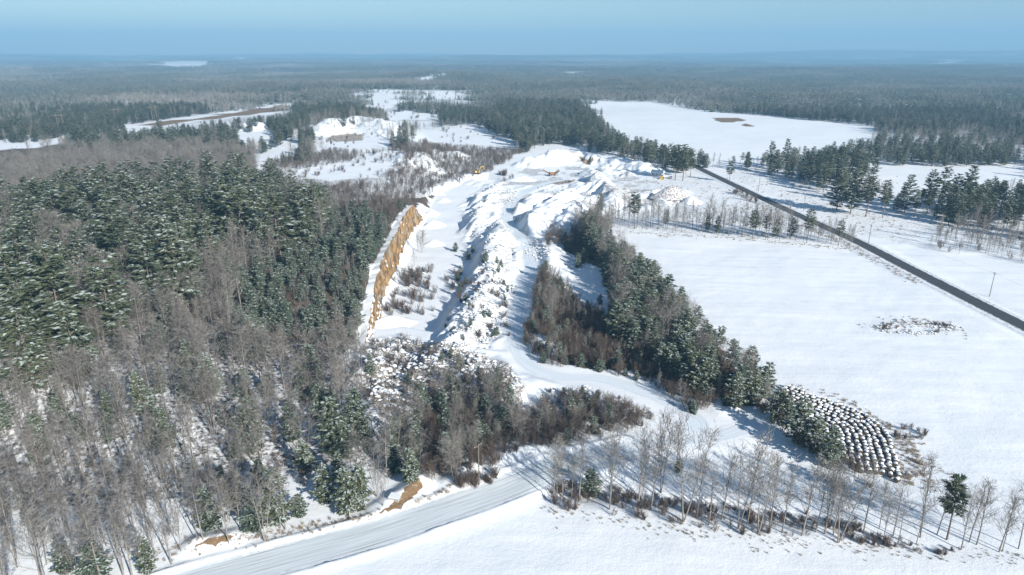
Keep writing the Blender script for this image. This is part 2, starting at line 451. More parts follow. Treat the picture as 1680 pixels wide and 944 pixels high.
open_px = [(628, 545), (652, 480), (678, 425), (700, 365), (712, 325), (760, 300), (800, 285), (850, 255), (910, 236), (1050, 268), (1120, 290), (1140, 275), (1180, 280), (1300, 345), (1400, 390),
           (1380, 405), (1010, 375), (985, 350), (960, 330), (935, 370), (905, 385), (890, 420), (875, 450), (870, 500), (850, 540), (865, 580), (900, 603), (960, 605), (1050, 630), (1110, 665), (1090, 680), (1040, 650), (960, 632), (900, 635),
           (870, 670), (860, 640), (830, 590), (740, 565), (680, 545)]
junction_px = [(810, 765), (850, 740), (940, 728), (1000, 715), (1110, 690), (1180, 668), (1250, 680), (1330, 760), (1500, 790), (1750, 830), (1750, 935), (1120, 880), (960, 850), (700, 865), (430, 925), (330, 920), (480, 878), (620, 845), (700, 815), (760, 790)]
fmask = np.maximum(fmask, inpoly(gpx, gpy, open_px) & (gf > 5)); fmask = np.maximum(fmask, inpoly(gpx + jx * .5, gpy + jy * .4, snow_glade) & (gf > 5)); fmask = np.maximum(fmask, inpoly(gpx, gpy, junction_px) & (gf > 5))
lit = lit * (1 - fmask)
lit = lit * (1 - .42 * inpoly(gpx0, gpy0, [(380, 200), (880, 200), (880, 260), (760, 310), (690, 325), (560, 330), (430, 290)]))
masks['litter'] = lit
rubw = S((spoly(GX + jx * .4, GY + jy * .4, rubble_poly) + 2) / 4) * (RR < 600)
ctr = S((9 - dline(GX, GY, W([(735, 590), (790, 490), (826, 392)]))[0]) / 6) * (RR < 600)
sto = np.maximum(rubw * .75, ctr * .55)
sto = np.maximum(sto, S(spoly(GX, GY, rough_poly) / 6) * (.18 + .5 * S((fbm(GX, GY, 18, 3, 95) - .45) / .15)) * (RR < 900))
sto = np.maximum(sto, .5 * S((fbm(GX, GY, 25, 3, 96) - .42) / .15) * inpoly(gpx0, gpy0, [(380, 210), (860, 200), (880, 250), (760, 300), (640, 300), (440, 300)]))
masks['stony'] = sto
earth_px = [([(532, 226), (560, 218), (600, 220), (596, 231), (545, 234)], .55), ([(950, 258), (975, 258), (968, 272), (955, 268)], .6), ([(738, 255), (765, 262), (770, 268), (750, 264)], .5),
            ([(905, 300), (945, 294), (943, 299), (915, 304)], .55), ([(1104, 318), (1118, 325), (1108, 333), (1100, 330)], .5),
            ([(622, 843), (655, 812), (680, 782), (698, 792), (680, 815), (650, 838)], .72), ([(314, 897), (345, 880), (378, 876), (384, 884), (350, 896)], .7), ([(222, 925), (240, 905), (262, 912), (245, 922)], .45),
            ([(230, 205), (330, 192), (475, 171), (480, 180), (400, 190), (340, 197), (240, 209)], .74), ([(1162, 193), (1215, 194), (1228, 200), (1185, 201)], .75), ([(1212, 203), (1230, 203), (1242, 209), (1222, 208)], .75),
            ([(1490, 735), (1520, 760), (1500, 778), (1482, 770)], .2), ([(655, 252), (700, 250), (700, 253), (655, 255)], .3), ([(430, 862), (450, 870), (425, 885), (408, 882)], .3), ([(495, 868), (505, 862), (510, 876), (498, 878)], .4)]
ea = np.zeros_like(GX)
for P, a in earth_px:
    ea = np.maximum(ea, (a * .9 + .05) * (inpoly(gpx + jx * .15, gpy + jy * .1, P) & (gf > 5)))
masks['earth'] = ea
rp = dline(GX, GY, road_paved)[0]
gr = .16 + .45 * np.exp(-((rp - 6) / 6) ** 2) * (RR < 900)
brk = inpoly(gpx, gpy, [(1180, 280), (1290, 290), (1540, 375), (1480, 402), (1400, 382), (1290, 338)]) | inpoly(gpx, gpy, [(1010, 300), (1130, 285), (1300, 345), (1390, 400), (1010, 375), (960, 350)])
gr = np.maximum(gr, .62 * brk); gr = np.maximum(gr, .36 * (inpoly(gpx, gpy, fields_px['far']) & (gf > 5)))
gr = np.maximum(gr, .6 * S((9 - dline(GX, GY, W([(1010, 380), (1200, 392), (1400, 408)]))[0]) / 9) * (RR < 900))
gr = np.maximum(gr, .55 * S((8 - dline(GX, GY, W([(900, 835), (1000, 850), (1120, 868), (1300, 885), (1450, 895), (1650, 910)]))[0]) / 8) * (RR < 400))
gr = np.maximum(gr, .62 * S((7 - dline(GX, GY, W([(905, 805), (1020, 808), (1110, 818), (1200, 835), (1300, 850), (1400, 870)]))[0]) / 5) * (RR < 400))
gr = np.maximum(gr, .7 * S((6 - dline(GX, GY, W([(250, 905), (420, 880), (560, 855), (640, 850), (740, 805), (800, 790)]))[0]) / 6) * (RR < 400))
gr = np.maximum(gr, .62 * S((4 - dline(GX, GY, W([(1290, 635), (1380, 655), (1450, 700), (1500, 745), (1520, 780)]))[0]) / 4) * (RR < 400))
gr = gr * (1 - .8 * (inpoly(gpx, gpy, fields_px['main']) & (rp > 14) & (gr < .5)))
masks['grass'] = gr
g = link('ground', gridmesh('ground', GX, GY, GZ, M['ground'], masks)); tag(g, kind='structure')

# ------------------------------------------------------------------ road strips
def strip(name, line, width, lift, mat, prof=None):
    P = np.array(line); d = np.gradient(P, axis=0); d /= np.linalg.norm(d, axis=1)[:, None] + 1e-9
    nrm = np.stack([-d[:, 1], d[:, 0]], 1)
    k = 13; s_ = np.linspace(-1, 1, k)
    wv = width / 2 * (np.ones(len(P)) if prof is None else prof(np.linspace(0, 1, len(P))))
    X = P[:, 0:1] + nrm[:, 0:1] * s_ * wv[:, None]; Y = P[:, 1:2] + nrm[:, 1:2] * s_ * wv[:, None]
    Z = H(X, Y) + lift
    me = gridmesh(name, X, Y, Z, mat, {'across': np.broadcast_to(s_, X.shape), 'along': np.broadcast_to(np.cumsum(np.r_[0, np.linalg.norm(np.diff(P, axis=0), axis=1)])[:, None], X.shape)})
    return tag(link(name, me), kind='structure')
def mat_packed(name, c1, c2, c3):
    m, t, b = newmat(name)
    cx = nd(t, 'ShaderNodeCombineXYZ'); t.links.new(mathn(t, 'MULTIPLY', attr(t, 'across'), 7.0), cx.inputs[0]); t.links.new(mathn(t, 'MULTIPLY', attr(t, 'along'), .035), cx.inputs[1])
    n = noise(t, 1.6, 5, .6, cx.outputs[0]); n2 = noise(t, .8, 4, .6, nd(t, 'ShaderNodeNewGeometry').outputs['Position'])
    col = mix(t, ramp(t, n, .38, .62), c1, c2)
    col = mix(t, mathn(t, 'MULTIPLY', ramp(t, n, .6, .68), .6), col, c3)
    ed = ramp(t, mathn(t, 'ADD', mathn(t, 'ABSOLUTE', attr(t, 'across')), mathn(t, 'MULTIPLY', mathn(t, 'SUBTRACT', n2, .5), .5)), .8, .98)
    t.links.new(mix(t, ed, col, SNOW), b.inputs['Base Color']); b.inputs['Roughness'].default_value = .6
    return m
M['packed'] = mat_packed('packed_road_snow', (.68, .73, .75), (.52, .56, .57), (.30, .29, .26))
M['rut'] = mat_packed('wheel_track_snow', (.78, .82, .85), (.62, .69, .73), (.50, .55, .57))
strip('snowy_road', road_main, 9.0, .07, M['packed'])
strip('wheel_track', road_track, 4.6, .08, M['rut'])
strip('haul_track', road_haul, 6.0, .06, M['rut'])
m, t, b = newmat('asphalt')
n = noise(t, .5, 6, .7, nd(t, 'ShaderNodeNewGeometry').outputs['Position'])
ed = ramp(t, mathn(t, 'ADD', mathn(t, 'ABSOLUTE', attr(t, 'across')), mathn(t, 'MULTIPLY', mathn(t, 'SUBTRACT', n, .5), .5)), .86, .95)
t.links.new(mix(t, ed, mix(t, n, (.045, .052, .058), (.085, .09, .095)), SNOW2), b.inputs['Base Color'])
strip('paved_road', road_paved, 8.0, .12, m)

# ------------------------------------------------------------------ quarry face
def mat_cliff():
    m, t, b = newmat('ochre_rock_face')
    pos = nd(t, 'ShaderNodeNewGeometry'); p = pos.outputs['Position']
    mp = nd(t, 'ShaderNodeMapping'); t.links.new(p, mp.inputs[0]); mp.inputs['Scale'].default_value = (.5, .5, .22)
    n = noise(t, .9, 6, .65, mp.outputs[0]); n2 = noise(t, .16, 4, .6, p); n3 = noise(t, 1.1, 4, .6, p)
    col = mix(t, ramp(t, n, .36, .66), (.09, .065, .045), (.38, .225, .09))
    col = mix(t, ramp(t, n2, .5, .66), col, (.27, .235, .18))
    col = mix(t, mathn(t, 'MULTIPLY', ramp(t, n2, .34, .46), .0), col, (.6, .3, .1))
    sx = nd(t, 'ShaderNodeSeparateXYZ'); t.links.new(pos.outputs['True Normal'], sx.inputs[0])
    f = ramp(t, mathn(t, 'ADD', sx.outputs[2], mathn(t, 'MULTIPLY', mathn(t, 'SUBTRACT', n3, .5), .35)), .62, .72)
    t.links.new(mix(t, f, col, SNOW), b.inputs['Base Color'])
    return m
M['cliff'] = mat_cliff()
def cliff():
    P = np.array(smooth_line(cliff_top, .8)); d = np.gradient(P, axis=0); d /= np.linalg.norm(d, axis=1)[:, None]
    nrm = np.stack([d[:, 1], -d[:, 0]], 1)      # towards the pit (+x)
    L = np.cumsum(np.r_[0, np.linalg.norm(np.diff(P, axis=0), axis=1)])
    nz = 30; tt = np.linspace(0, 1, nz)
    A, T = np.meshgrid(L, tt, indexing='ij')
    out = 1.9 - 1.4 * T
    tz = PLAT * 1.0 + .2
    bq = fbm(A, T * 12, 7, 3, 81) * 7; big = (np.floor(bq) + S((bq - np.floor(bq) - .5) * 4 + .5)) / 7 * 3.6 - 1.7; fine = (fbm(A + T * 3, T * 9, 2.1, 3, 83) - .5) * 1.6
    ledge = .9 * (np.floor(T * 5 + fbm(A, T * 0, 9, 2, 85) * 2) - (T * 5 + fbm(A, T * 0, 9, 2, 85) * 2) + .5)
    out = out + (big + fine) * S(T * 6) + 0
    out = np.maximum(out, .5)
    endt = S(A / 14) * S((L[-1] - A) / 30)
    top_h = H(P[:, 0] - nrm[:, 0] * 4, P[:, 1] - nrm[:, 1] * 4)[:, None]
    top_h = np.minimum(top_h, tz) + .3 + (fbm(A, A * 0, 5, 3, 88) - .5) * 1.2
    Zb = PIT - .6
    X = P[:, 0:1] + nrm[:, 0:1] * out; Y = P[:, 1:2] + nrm[:, 1:2] * out; Z = Zb + (top_h - Zb) * T * (.25 + .75 * endt)
    X = np.concatenate([X, P[:, 0:1] - nrm[:, 0:1] * 2.5], 1); Y = np.concatenate([Y, P[:, 1:2] - nrm[:, 1:2] * 2.5], 1); Z = np.concatenate([Z, Z[:, -1:] - .8], 1)
    o = link('quarry_cliff', gridmesh('quarry_cliff', X, Y, Z, M['cliff'], None, False)); tag(o, 'long ochre rock face along the left side of the snowy quarry floor', 'cliff')
    o['kind'] = 'structure'
cliff()

# ------------------------------------------------------------------ trees
def tube_list(segs, n=3):
    """segs: (p0,p1,r0,r1) -> verts, faces as prisms"""
    A = np.array([s_[0] for s_ in segs]); B = np.array([s_[1] for s_ in segs]); r0 = np.array([s_[2] for s_ in segs]); r1 = np.array([s_[3] for s_ in segs])
    d = B - A; d /= np.linalg.norm(d, axis=1)[:, None] + 1e-9
    up = np.where(np.abs(d[:, 2:3]) < .9, np.array([[0, 0, 1.]]), np.array([[1., 0, 0]]))
    a = np.cross(d, up); a /= np.linalg.norm(a, axis=1)[:, None]; b_ = np.cross(d, a)
    vs = []
    for k in range(n):
        an = 2 * math.pi * k / n + .5
        o = a * math.cos(an) + b_ * math.sin(an)
        vs.append(A + o * r0[:, None]); vs.append(B + o * r1[:, None])
    V = np.stack(vs, 1).reshape(-1, 3); N = len(segs); base = np.arange(N)[:, None] * (2 * n)
    F = []
    for k in range(n):
        k2 = (k + 1) % n
        F.append(np.concatenate([base + 2 * k, base + 2 * k2, base + 2 * k2 + 1, base + 2 * k + 1], 1))
    F = np.stack(F, 1).reshape(-1, 4)
    return V, F
def npmesh(name, V, F, mats, mi=None):
    me = bpy.data.meshes.new(name); k = F.shape[1]
    me.vertices.add(len(V)); me.vertices.foreach_set('co', V.astype(np.float32).ravel())
    me.loops.add(F.size); me.loops.foreach_set('vertex_index', F.ravel().astype(np.int32))
    me.polygons.add(len(F)); me.polygons.foreach_set('loop_start', np.arange(0, F.size, k, dtype=np.int32))
    for m_ in mats: me.materials.append(m_)
    if mi is not None: me.polygons.foreach_set('material_index', mi.astype(np.int32))
    me.update(calc_edges=True); return me
def rv(r, s_=1.0): return Vector((r.uniform(-s_, s_), r.uniform(-s_, s_), r.uniform(-s_, s_)))

def bare_tree(seed, h, spread=.34, lvl=3, dens=1.0, forks=1, tw=.022):
    r = random.Random(seed)
    tr = MB(); segs = []
    lean = Vector((r.uniform(-.05, .05), r.uniform(-.05, .05), 1))
    stems = []
    for s_ in range(forks):
        d0 = (lean + (Vector((math.cos(s_ * 2.4 + seed), math.sin(s_ * 2.4 + seed), 0)) * (.16 if forks > 1 else 0))).normalized()
        pts = []; p = Vector((0, 0, -.5)); hh = h * r.uniform(.85, 1)
        for i in range(9):
            pts.append(p.copy()); p = p + (d0 + rv(r, .045)) * ((hh + .5) / 8)
        rad = [max(.03, h * .0095 * (1 - i / 8.6) ** .8 / (forks ** .4)) for i in range(9)]
        tr.tube(pts, rad, 6); stems.append((pts, rad, hh))
    def grow(p, d, L, rad, lv):
        n = 3 if lv < lvl else 2
        q = p; rr = rad; nodes = []
        for i in range(n):
            d = (d + rv(r, .16) + Vector((0, 0, .10))).normalized()
            e = q + d * (L / n); r2 = rr * .68
            segs.append((q[:], e[:], rr, max(r2, tw * .6))); nodes.append((e, d, r2)); q = e; rr = r2
        if lv >= lvl: return
        k = int({0: 5, 1: 4, 2: 4}[lv] * dens + r.random())
        for j in range(k):
            e, dd, r2 = nodes[min(n - 1, int(r.random() * n))]
            side = rv(r, 1); side = (side - dd * side.dot(dd)).normalized()
            nd_ = (dd * r.uniform(.5, 1) + side * r.uniform(.5, .9)).normalized()
            grow(e - dd * r.uniform(0, L / n), nd_, L * r.uniform(.42, .62), max(tw, r2 * .6), lv + 1)
    for pts, rad, hh in stems:
        nl = int(15 * dens / forks ** .5)
        for i in range(nl):
            f = .28 + .70 * (i / nl) ** .9; k = f * 8; i0 = int(min(k, 7)); p = pts[i0].lerp(pts[i0 + 1], k - i0)
            an = i * 2.4 + r.uniform(-.5, .5); el = r.uniform(.55, 1.1) + f * .35
            d = Vector((math.cos(an) * math.cos(el), math.sin(an) * math.cos(el), math.sin(el)))
            L = h * spread * (1.15 - f * .8) * r.uniform(.7, 1.1)
            grow(p, d, L, max(tw * 1.3, rad[i0] * .5), 1)
    V, F = tube_list(segs)
    return tr.mesh('trunk', [M['bark']], True), npmesh('crown', V, F, [M['twig']])

def shrub(seed, h, mat, stems=9, dens=1.0):
    r = random.Random(seed); segs = []
    for s_ in range(stems):
        an = r.uniform(0, 6.28); ti = r.uniform(.05, .6)
        d = Vector((math.cos(an) * ti, math.sin(an) * ti, 1)).normalized(); p = Vector((r.uniform(-.5, .5) * h * .3, r.uniform(-.5, .5) * h * .3, -.2)); L = h * r.uniform(.6, 1); rr = .03
        for i in range(4):
            e = p + (d + rv(r, .12)).normalized() * L / 4; segs.append((p[:], e[:], rr, rr * .75)); rr *= .75
            for k in range(int(3 * dens + r.random())):
                dd = (d + rv(r, .9) + Vector((0, 0, .35))).normalized(); q = e; l2 = h * r.uniform(.12, .3)
                e2 = q + dd * l2; segs.append((q[:], e2[:], .018, .012))
                for kk in range(2):
                    d3 = (dd + rv(r, .8)).normalized(); q3 = q + dd * l2 * r.uniform(.3, 1); segs.append((q3[:], (q3 + d3 * l2 * .6)[:], .014, .009))
            p = e
    V, F = tube_list(segs); return npmesh('shrub', V, F, [mat])

def pine(seed, h, R_=.2, base=.2, needle='needle', frost=.45, detail=1.0, sharp=.8, tufts=1.0):
    """tapered trunk and tiers of boughs, every bough a run of ragged needle pads with snow lying on some"""
    r = random.Random(seed); tr = MB()
    bend = [Vector((0, 0, -.5))]
    for i in range(6): bend.append(bend[-1] + Vector((r.uniform(-.012, .012) * h, r.uniform(-.012, .012) * h, (h + .3) / 6)))
    tr.tube(bend, [h * .012 * (1 - i / 6.3) + .02 for i in range(7)], 6)
    V = []; F = []; MI = []
    def axis_at(z):
        k = min(max((z + .5) / (h + .3) * 6, 0), 5.99); i = int(k); return bend[i].lerp(bend[i + 1], k - i)
    z = base * h; whorl = h * .052 / detail ** .5
    lop = [r.uniform(.62, 1.2) for _ in range(8)]
    while z < h * .985:
        f = (z - base * h) / (h * (1 - base))
        prof = min(1, (1 - f) ** sharp * 1.08) * min(1, .5 + f * 2.6)
        nb = max(3, int((6 - 2.5 * f)))
        a0 = r.uniform(0, 6.28); c = axis_at(z)
        for k in range(nb):
            if r.random() < .10: continue
            bsn = frost * r.choice((.25, .7, 1.0, 1.5, 1.5))
            an = a0 + k * 6.283 / nb + r.uniform(-.3, .3)
            L = h * R_ * prof * r.uniform(.65, 1.15) * lop[int(an / 6.283 * 8) % 8] + .25
            el = .10 + f * .6 + r.uniform(-.12, .18)
            d = Vector((math.cos(an) * math.cos(el), math.sin(an) * math.cos(el), math.sin(el)))
            side = Vector((-math.sin(an), math.cos(an), 0))
            # bough stem
            tr.tube([tuple(c), tuple(c + d * L * .8)], [.05, .02], 3)
            nt = max(3, int(L * 2.6 * tufts * detail))
            for j in range(nt):
                s_ = (.22 + .78 * (j + r.random()) / nt); p = c + d * (L * s_) + side * r.gauss(0, .16 * L * (1.15 - s_ * .6)) + Vector((0, 0, r.uniform(-.25, .2) - .03 * L * s_ * s_))
                ln = r.uniform(.55, 1.05) * (.6 + .05 * h) / detail ** .4; wd = ln * r.uniform(.3, .5)
                hd = an + r.gauss(0, .55)
                for b_ in range(3):
                    aa = hd + (b_ - 1) * .75 + r.uniform(-.15, .15); ti = r.uniform(-.35, .35)
                    o = Vector((math.cos(aa), math.sin(aa), ti)) * ln; sw = Vector((-math.sin(aa), math.cos(aa), r.uniform(-.5, .5))) * wd * .55
                    q = p - o * .3; n0 = len(V)
                    V.extend([q[:], (p + o * .25 + sw)[:], (p + o)[:], (p + o * .3 - sw)[:]]); F.append((n0, n0 + 1, n0 + 2, n0 + 3)); MI.append(0)
                for _f in range(2):
                    if r.random() > bsn * (.3 + .9 * s_) * (1, .5)[_f]: continue
                    aa = hd + r.uniform(-.5, .5); o = Vector((math.cos(aa), math.sin(aa), r.uniform(-.2, .1))) * ln * .78; sw = Vector((-math.sin(aa), math.cos(aa), r.uniform(-.3, .3))) * wd * .55
                    q = p + Vector((0, 0, .14)); n0 = len(V)
                    V.extend([(q - o * .35)[:], (q + o * .2 + sw)[:], (q + o)[:], (q + o * .2 - sw)[:]]); F.append((n0, n0 + 1, n0 + 2, n0 + 3)); MI.append(1)
        z += whorl * r.uniform(.8, 1.25)
    return tr.mesh('trunk', [M['pinebark']], True), npmesh('crown', np.array(V), np.array(F), [M[needle], M['frost']], np.array(MI))

protos = {'bare_tree': [], 'pine_tree': [], 'young_pine': [], 'shrub': []}
for i, (h, spd, fk) in enumerate([(20, .40, 1), (18, .46, 1), (21, .36, 1), (17, .44, 2), (19, .50, 3), (16, .38, 1)]):
    protos['bare_tree'].append((*bare_tree(100 + i, h, spd, 3, 1.12, fk, .030), h))
for i in range(2):   # slim saplings of thick regrowth
    protos['bare_tree'].append((*bare_tree(130 + i, 11, .34, 3, 1.0, 1, .024), 11))
for i, (h, R_, ba, sh) in enumerate([(20, .30, .10, .62), (18, .34, .08, .55), (22, .25, .16, .6), (19, .23, .42, .5), (21, .20, .45, .5), (17, .36, .05, .48), (21, .28, .22, .42)]):
    protos['pine_tree'].append((*pine(200 + i, h, R_, ba, 'needle', [.95, .7, .85, .28, .2, .8, .6][i], .95, sh), h))
for i, (h, R_) in enumerate([(9, .30), (8, .34), (11, .24)]):
    protos['young_pine'].append((*pine(300 + i, h, R_, .03, 'needle_young', .5, 1.1, .6), h))
for i in range(3): protos['shrub'].append((None, shrub(400 + i, [3.2, 4.2, 2.4][i], M['brush'], [10, 9, 12][i], 1.3), [3.2, 4.2, 2.4][i]))
protos['shrub'].append((None, shrub(410, 1.6, M['brush'], 14, 1.2), 1.6))

# ------------------------------------------------------------------ where trees stand
cliff_px = [(588, 534), (612, 450), (640, 390), (663, 345), (690, 318), (702, 332), (676, 402), (650, 455), (626, 505), (616, 540)]
clears = [P for k, P in fields_px.items()] + [open_px, cliff_px]; clear_names = list(fields_px) + ['open', 'line_cut']
REG = [  # outline in the photo of the crowns, spacing m, kinds: (kind, variants, weight, scale)
 ('pines standing above the left wood', [(-60, 320), (60, 318), (180, 300), (300, 285), (420, 283), (500, 296), (540, 330), (530, 372), (470, 395), (360, 410), (340, 450), (250, 480), (150, 505), (130, 560), (120, 600), (-60, 610)], 8.0,
  [('pine_tree', (0, 1, 2, 5, 6), .52, 1.25), ('bare_tree', (0, 1, 5, 4), .48, 1.0)]),
 ('young pines beside the ochre cliff', [(520, 340), (600, 340), (650, 370), (640, 400), (612, 450), (590, 500), (580, 545), (520, 560), (440, 560), (370, 530), (380, 470), (450, 420)], 4.2,
  [('young_pine', (0, 1, 2), .52, .95), ('bare_tree', (6, 7), .42, .75), ('shrub', (0, 1), .06, 1.5)]),
 ('trees of the dark wood above the hay', [(960, 345), (1010, 370), (1080, 420), (1160, 500), (1225, 570), (1290, 640), (1280, 670), (1200, 640), (1100, 600), (1010, 540), (1000, 480), (985, 440), (950, 380)], 4.6,
  [('pine_tree', (1, 5, 6, 0), .42, .66), ('young_pine', (0, 1, 2), .28, 1.15), ('bare_tree', (1, 3, 4), .3, .72)]),
 ('brush along the haul track', [(890, 430), (930, 440), (1000, 500), (1090, 590), (1200, 640), (1230, 690), (1130, 660), (1030, 600), (900, 605), (860, 555), (875, 500)], 3.4,
  [('bare_tree', (6, 7), .45, .62), ('shrub', (0, 1), .38, 1.2), ('young_pine', (0, 1), .17, .6)]),
 ('brush in front of the spoil heaps', [(700, 640), (760, 600), (830, 610), (870, 680), (900, 650), (960, 640), (1060, 670), (1110, 690), (1000, 720), (900, 728), (760, 770), (690, 770), (600, 720)], 2.7,
  [('bare_tree', (6, 7, 3), .5, .62), ('shrub', (0, 1), .38, 1.25), ('young_pine', (0, 1, 2), .12, .8)]),
 ('bushes on the rubble slope', [(600, 540), (680, 545), (760, 585), (840, 600), (870, 640), (830, 690), (720, 690), (640, 700), (590, 640)], 4.4,
  [('shrub', (0, 1, 2), .80, .85), ('bare_tree', (6, 7), .10, .4), ('young_pine', (0, 1), .10, .5)]),
 ('trees at the lower edge of the left wood', [(480, 640), (600, 640), (700, 740), (760, 780), (620, 840), (520, 850), (420, 860), (330, 870), (400, 740)], 6.4,
  [('pine_tree', (0, 1), .22, .55), ('young_pine', (0, 1, 2), .25, 1.0), ('bare_tree', (0, 1, 3, 4), .35, .75), ('shrub', (0, 1), .18, 1.1)]),
  ('slim trees above the road in the lower left corner', [(-120, 700), (120, 700), (300, 720), (400, 760), (390, 830), (300, 868), (150, 895), (-120, 905)], 3.3,
  [('bare_tree', (5, 2, 6, 7, 0), .88, .78), ('shrub', (0, 2), .08, .9), ('young_pine', (0, 2), .04, .6)]),
 ('low brush along the rim of the dark wood', [(890, 430), (930, 450), (1000, 510), (1060, 520), (1200, 600), (1290, 650), (1290, 685), (1230, 690), (1130, 668), (1030, 612), (900, 605), (856, 562), (872, 500)], 2.8,
  [('shrub', (0, 1, 3), .8, 1.2), ('young_pine', (0, 1), .2, .42)]),
 ('low brush below the haul track', [(700, 660), (830, 690), (862, 662), (900, 640), (960, 640), (1010, 648), (1080, 685), (1110, 692), (1060, 712), (1000, 722), (900, 735), (800, 765), (700, 770)], 2.4,
  [('shrub', (0, 1, 3), .78, 1.25), ('young_pine', (0, 1), .14, .5), ('bare_tree', (6,), .08, .4)]),
 ('brush on the upper benches', [(500, 255), (560, 240), (700, 230), (800, 240), (870, 245), (800, 280), (740, 300), (690, 330), (640, 370), (560, 340), (520, 300), (450, 280), (440, 265)], 3.2,
  [('bare_tree', (6, 7), .62, .5), ('shrub', (0, 1), .38, 1.3)]),
 ('pines along the north edge of the quarry', [(785, 185), (830, 165), (950, 168), (962, 185), (1010, 204), (1100, 232), (1160, 246), (1160, 285), (1060, 282), (1000, 262), (930, 246), (850, 238), (800, 228)], 6.5,
  [('pine_tree', (2, 3, 4, 0), .5, .85), ('young_pine', (0, 1), .12, 1.2), ('bare_tree', (1, 5, 6), .38, .8)]),
 ('pines by the north end of the road', [(1165, 246), (1212, 240), (1225, 262), (1290, 268), (1290, 284), (1180, 274)], 10,
  [('pine_tree', (3, 4, 2), .6, .8), ('bare_tree', (6, 7), .4, .7)]),
 ('pines between the eastern fields', [(1215, 250), (1260, 232), (1400, 240), (1480, 260), (1445, 275), (1465, 298), (1540, 292), (1700, 288), (1750, 380), (1680, 350), (1560, 350), (1500, 345), (1380, 318), (1300, 290), (1220, 272)], 8.0,
  [('pine_tree', (0, 2, 3, 4), .72, .85), ('bare_tree', (1, 5, 6), .28, .75)]),
 ('brush below the eastern pines', [(1480, 385), (1540, 370), (1600, 350), (1750, 380), (1750, 445), (1640, 430), (1560, 412), (1490, 402)], 5.0,
  [('bare_tree', (6, 7, 5), .75, .75), ('shrub', (0, 1), .25, 1.1)]),
]
LEFT = ('bare trees of the left wood', None, 4.5, [('bare_tree', (0, 1, 2, 5, 4), .60, .86), ('bare_tree', (6, 7), .26, .85), ('young_pine', (0, 1, 2), .08, .9), ('pine_tree', (0, 1), .06, .62)])
FARMIX = ('trees of the distant forest', None, 9.5, None)

def cand(x0, x1, y0, y1, st, seed):
    r_ = np.random.default_rng(seed)
    X, Y = np.meshgrid(np.arange(x0, x1, st), np.arange(y0, y1, st))
    return (X + r_.uniform(-.48, .48, X.shape) * st).ravel(), (Y + r_.uniform(-.48, .48, X.shape) * st).ravel()
inst = []      # kind, variant, x, y, z, scale, rot, group
def hits_clear(px, py, f=None, x=None, y=None):
    c = np.zeros(px.shape, bool); jx_ = jy_ = 0
    if f is not None:
        jm_ = 1120 / np.maximum(f, 50) * (f > 330); jx_ = (fbm(x, y, 22, 3, 75) - .5) * 26 * jm_; jy_ = (fbm(x, y, 30, 3, 76) - .5) * 14 * jm_ * 95 / np.maximum(f, 95) * 2.6
    for k_, P in enumerate(clears):
        c |= inpoly(px, py, P) if clear_names[k_] in ('line_cut', 'lane_a', 'lane_b') else inpoly(px + jx_, py + jy_, P)
    return c
def place(group, P, st, kinds, x, y, keep=None, seed=1, extra=None):
    z = H(x, y)
    r_ = np.random.default_rng(seed); k = r_.random(len(x)); cum = 0
    done = np.zeros(len(x), bool)
    for kind, vs, wt, sc in kinds:
        m = (k >= cum) & (k < cum + wt); cum += wt
        xi, yi, zi = x[m], y[m], z[m]
        v = r_.integers(0, len(vs), len(xi)); s_ = sc * r_.uniform(.62, 1.22, len(xi))
        hh = np.array([protos[kind][vs[a]][2] for a in v]) * s_ if len(xi) else np.zeros(0)
        bx, by, f = proj(xi, yi, zi); mx, my, _ = proj(xi, yi, zi + hh * .55); tx, ty, _ = proj(xi, yi, zi + hh)
        ok = (bx > -160) & (bx < 1840) & (ty < 1080)
        if P is not None: ok &= inpoly(mx, my, P)
        if extra is not None: ok &= extra(mx, my)
        ok &= ~(hits_clear(bx, by, f, xi, yi) | hits_clear(mx, my, f, xi, yi) | hits_clear(tx, ty, f, xi, yi)) & ~inpoly(bx, by, snow_glade)
        for q_ in (.2, .38, .78):
            ax_, ay_, _ = proj(xi, yi, zi + hh * q_); ok &= ~(((f > 330) & hits_clear(ax_, ay_, f, xi, yi)) | inpoly(ax_, ay_, cliff_px))
        ok &= ~(inpoly(bx, by, junction_px))
        ok &= (dline(xi, yi, road_main)[0] > 6.5) & ((by < 985 - np.clip(bx - 150, -400, 600) * .22) | (bx > 500)) & (dline(xi, yi, cliff_top)[0] > 2.5)
        rot = r_.uniform(0, 6.28, len(xi))
        for a in np.nonzero(ok)[0]:
            inst.append((kind, vs[v[a]], xi[a], yi[a], zi[a], s_[a], rot[a], group))
for i, (gname, P, st, kinds) in enumerate(REG):
    Wp = np.array([G(*p, 6) for p in P]); x0, y0 = Wp.min(0) - 30; x1, y1 = Wp.max(0) + 30
    x, y = cand(x0, x1, y0, y1, st, 500 + i); place(gname, P, st, kinds, x, y, seed=600 + i)
def not_reg(mx, my):
    c = np.zeros(mx.shape, bool)
    for g_, P, *_ in REG: c |= inpoly(mx, my, P)
    return ~c
# left wood
x, y = cand(-420, -20, 95, 560, LEFT[2], 3)
m = (x < -38 - .0 * y) | (y < 150)
place(LEFT[0], None, LEFT[2], LEFT[3], x[m], y[m], seed=5, extra=lambda mx, my: not_reg(mx, my) & ((mx < 700) | (my < 320)) & ~inpoly(mx, my, [(590, 560), (700, 560), (900, 640), (900, 740), (600, 720)]))
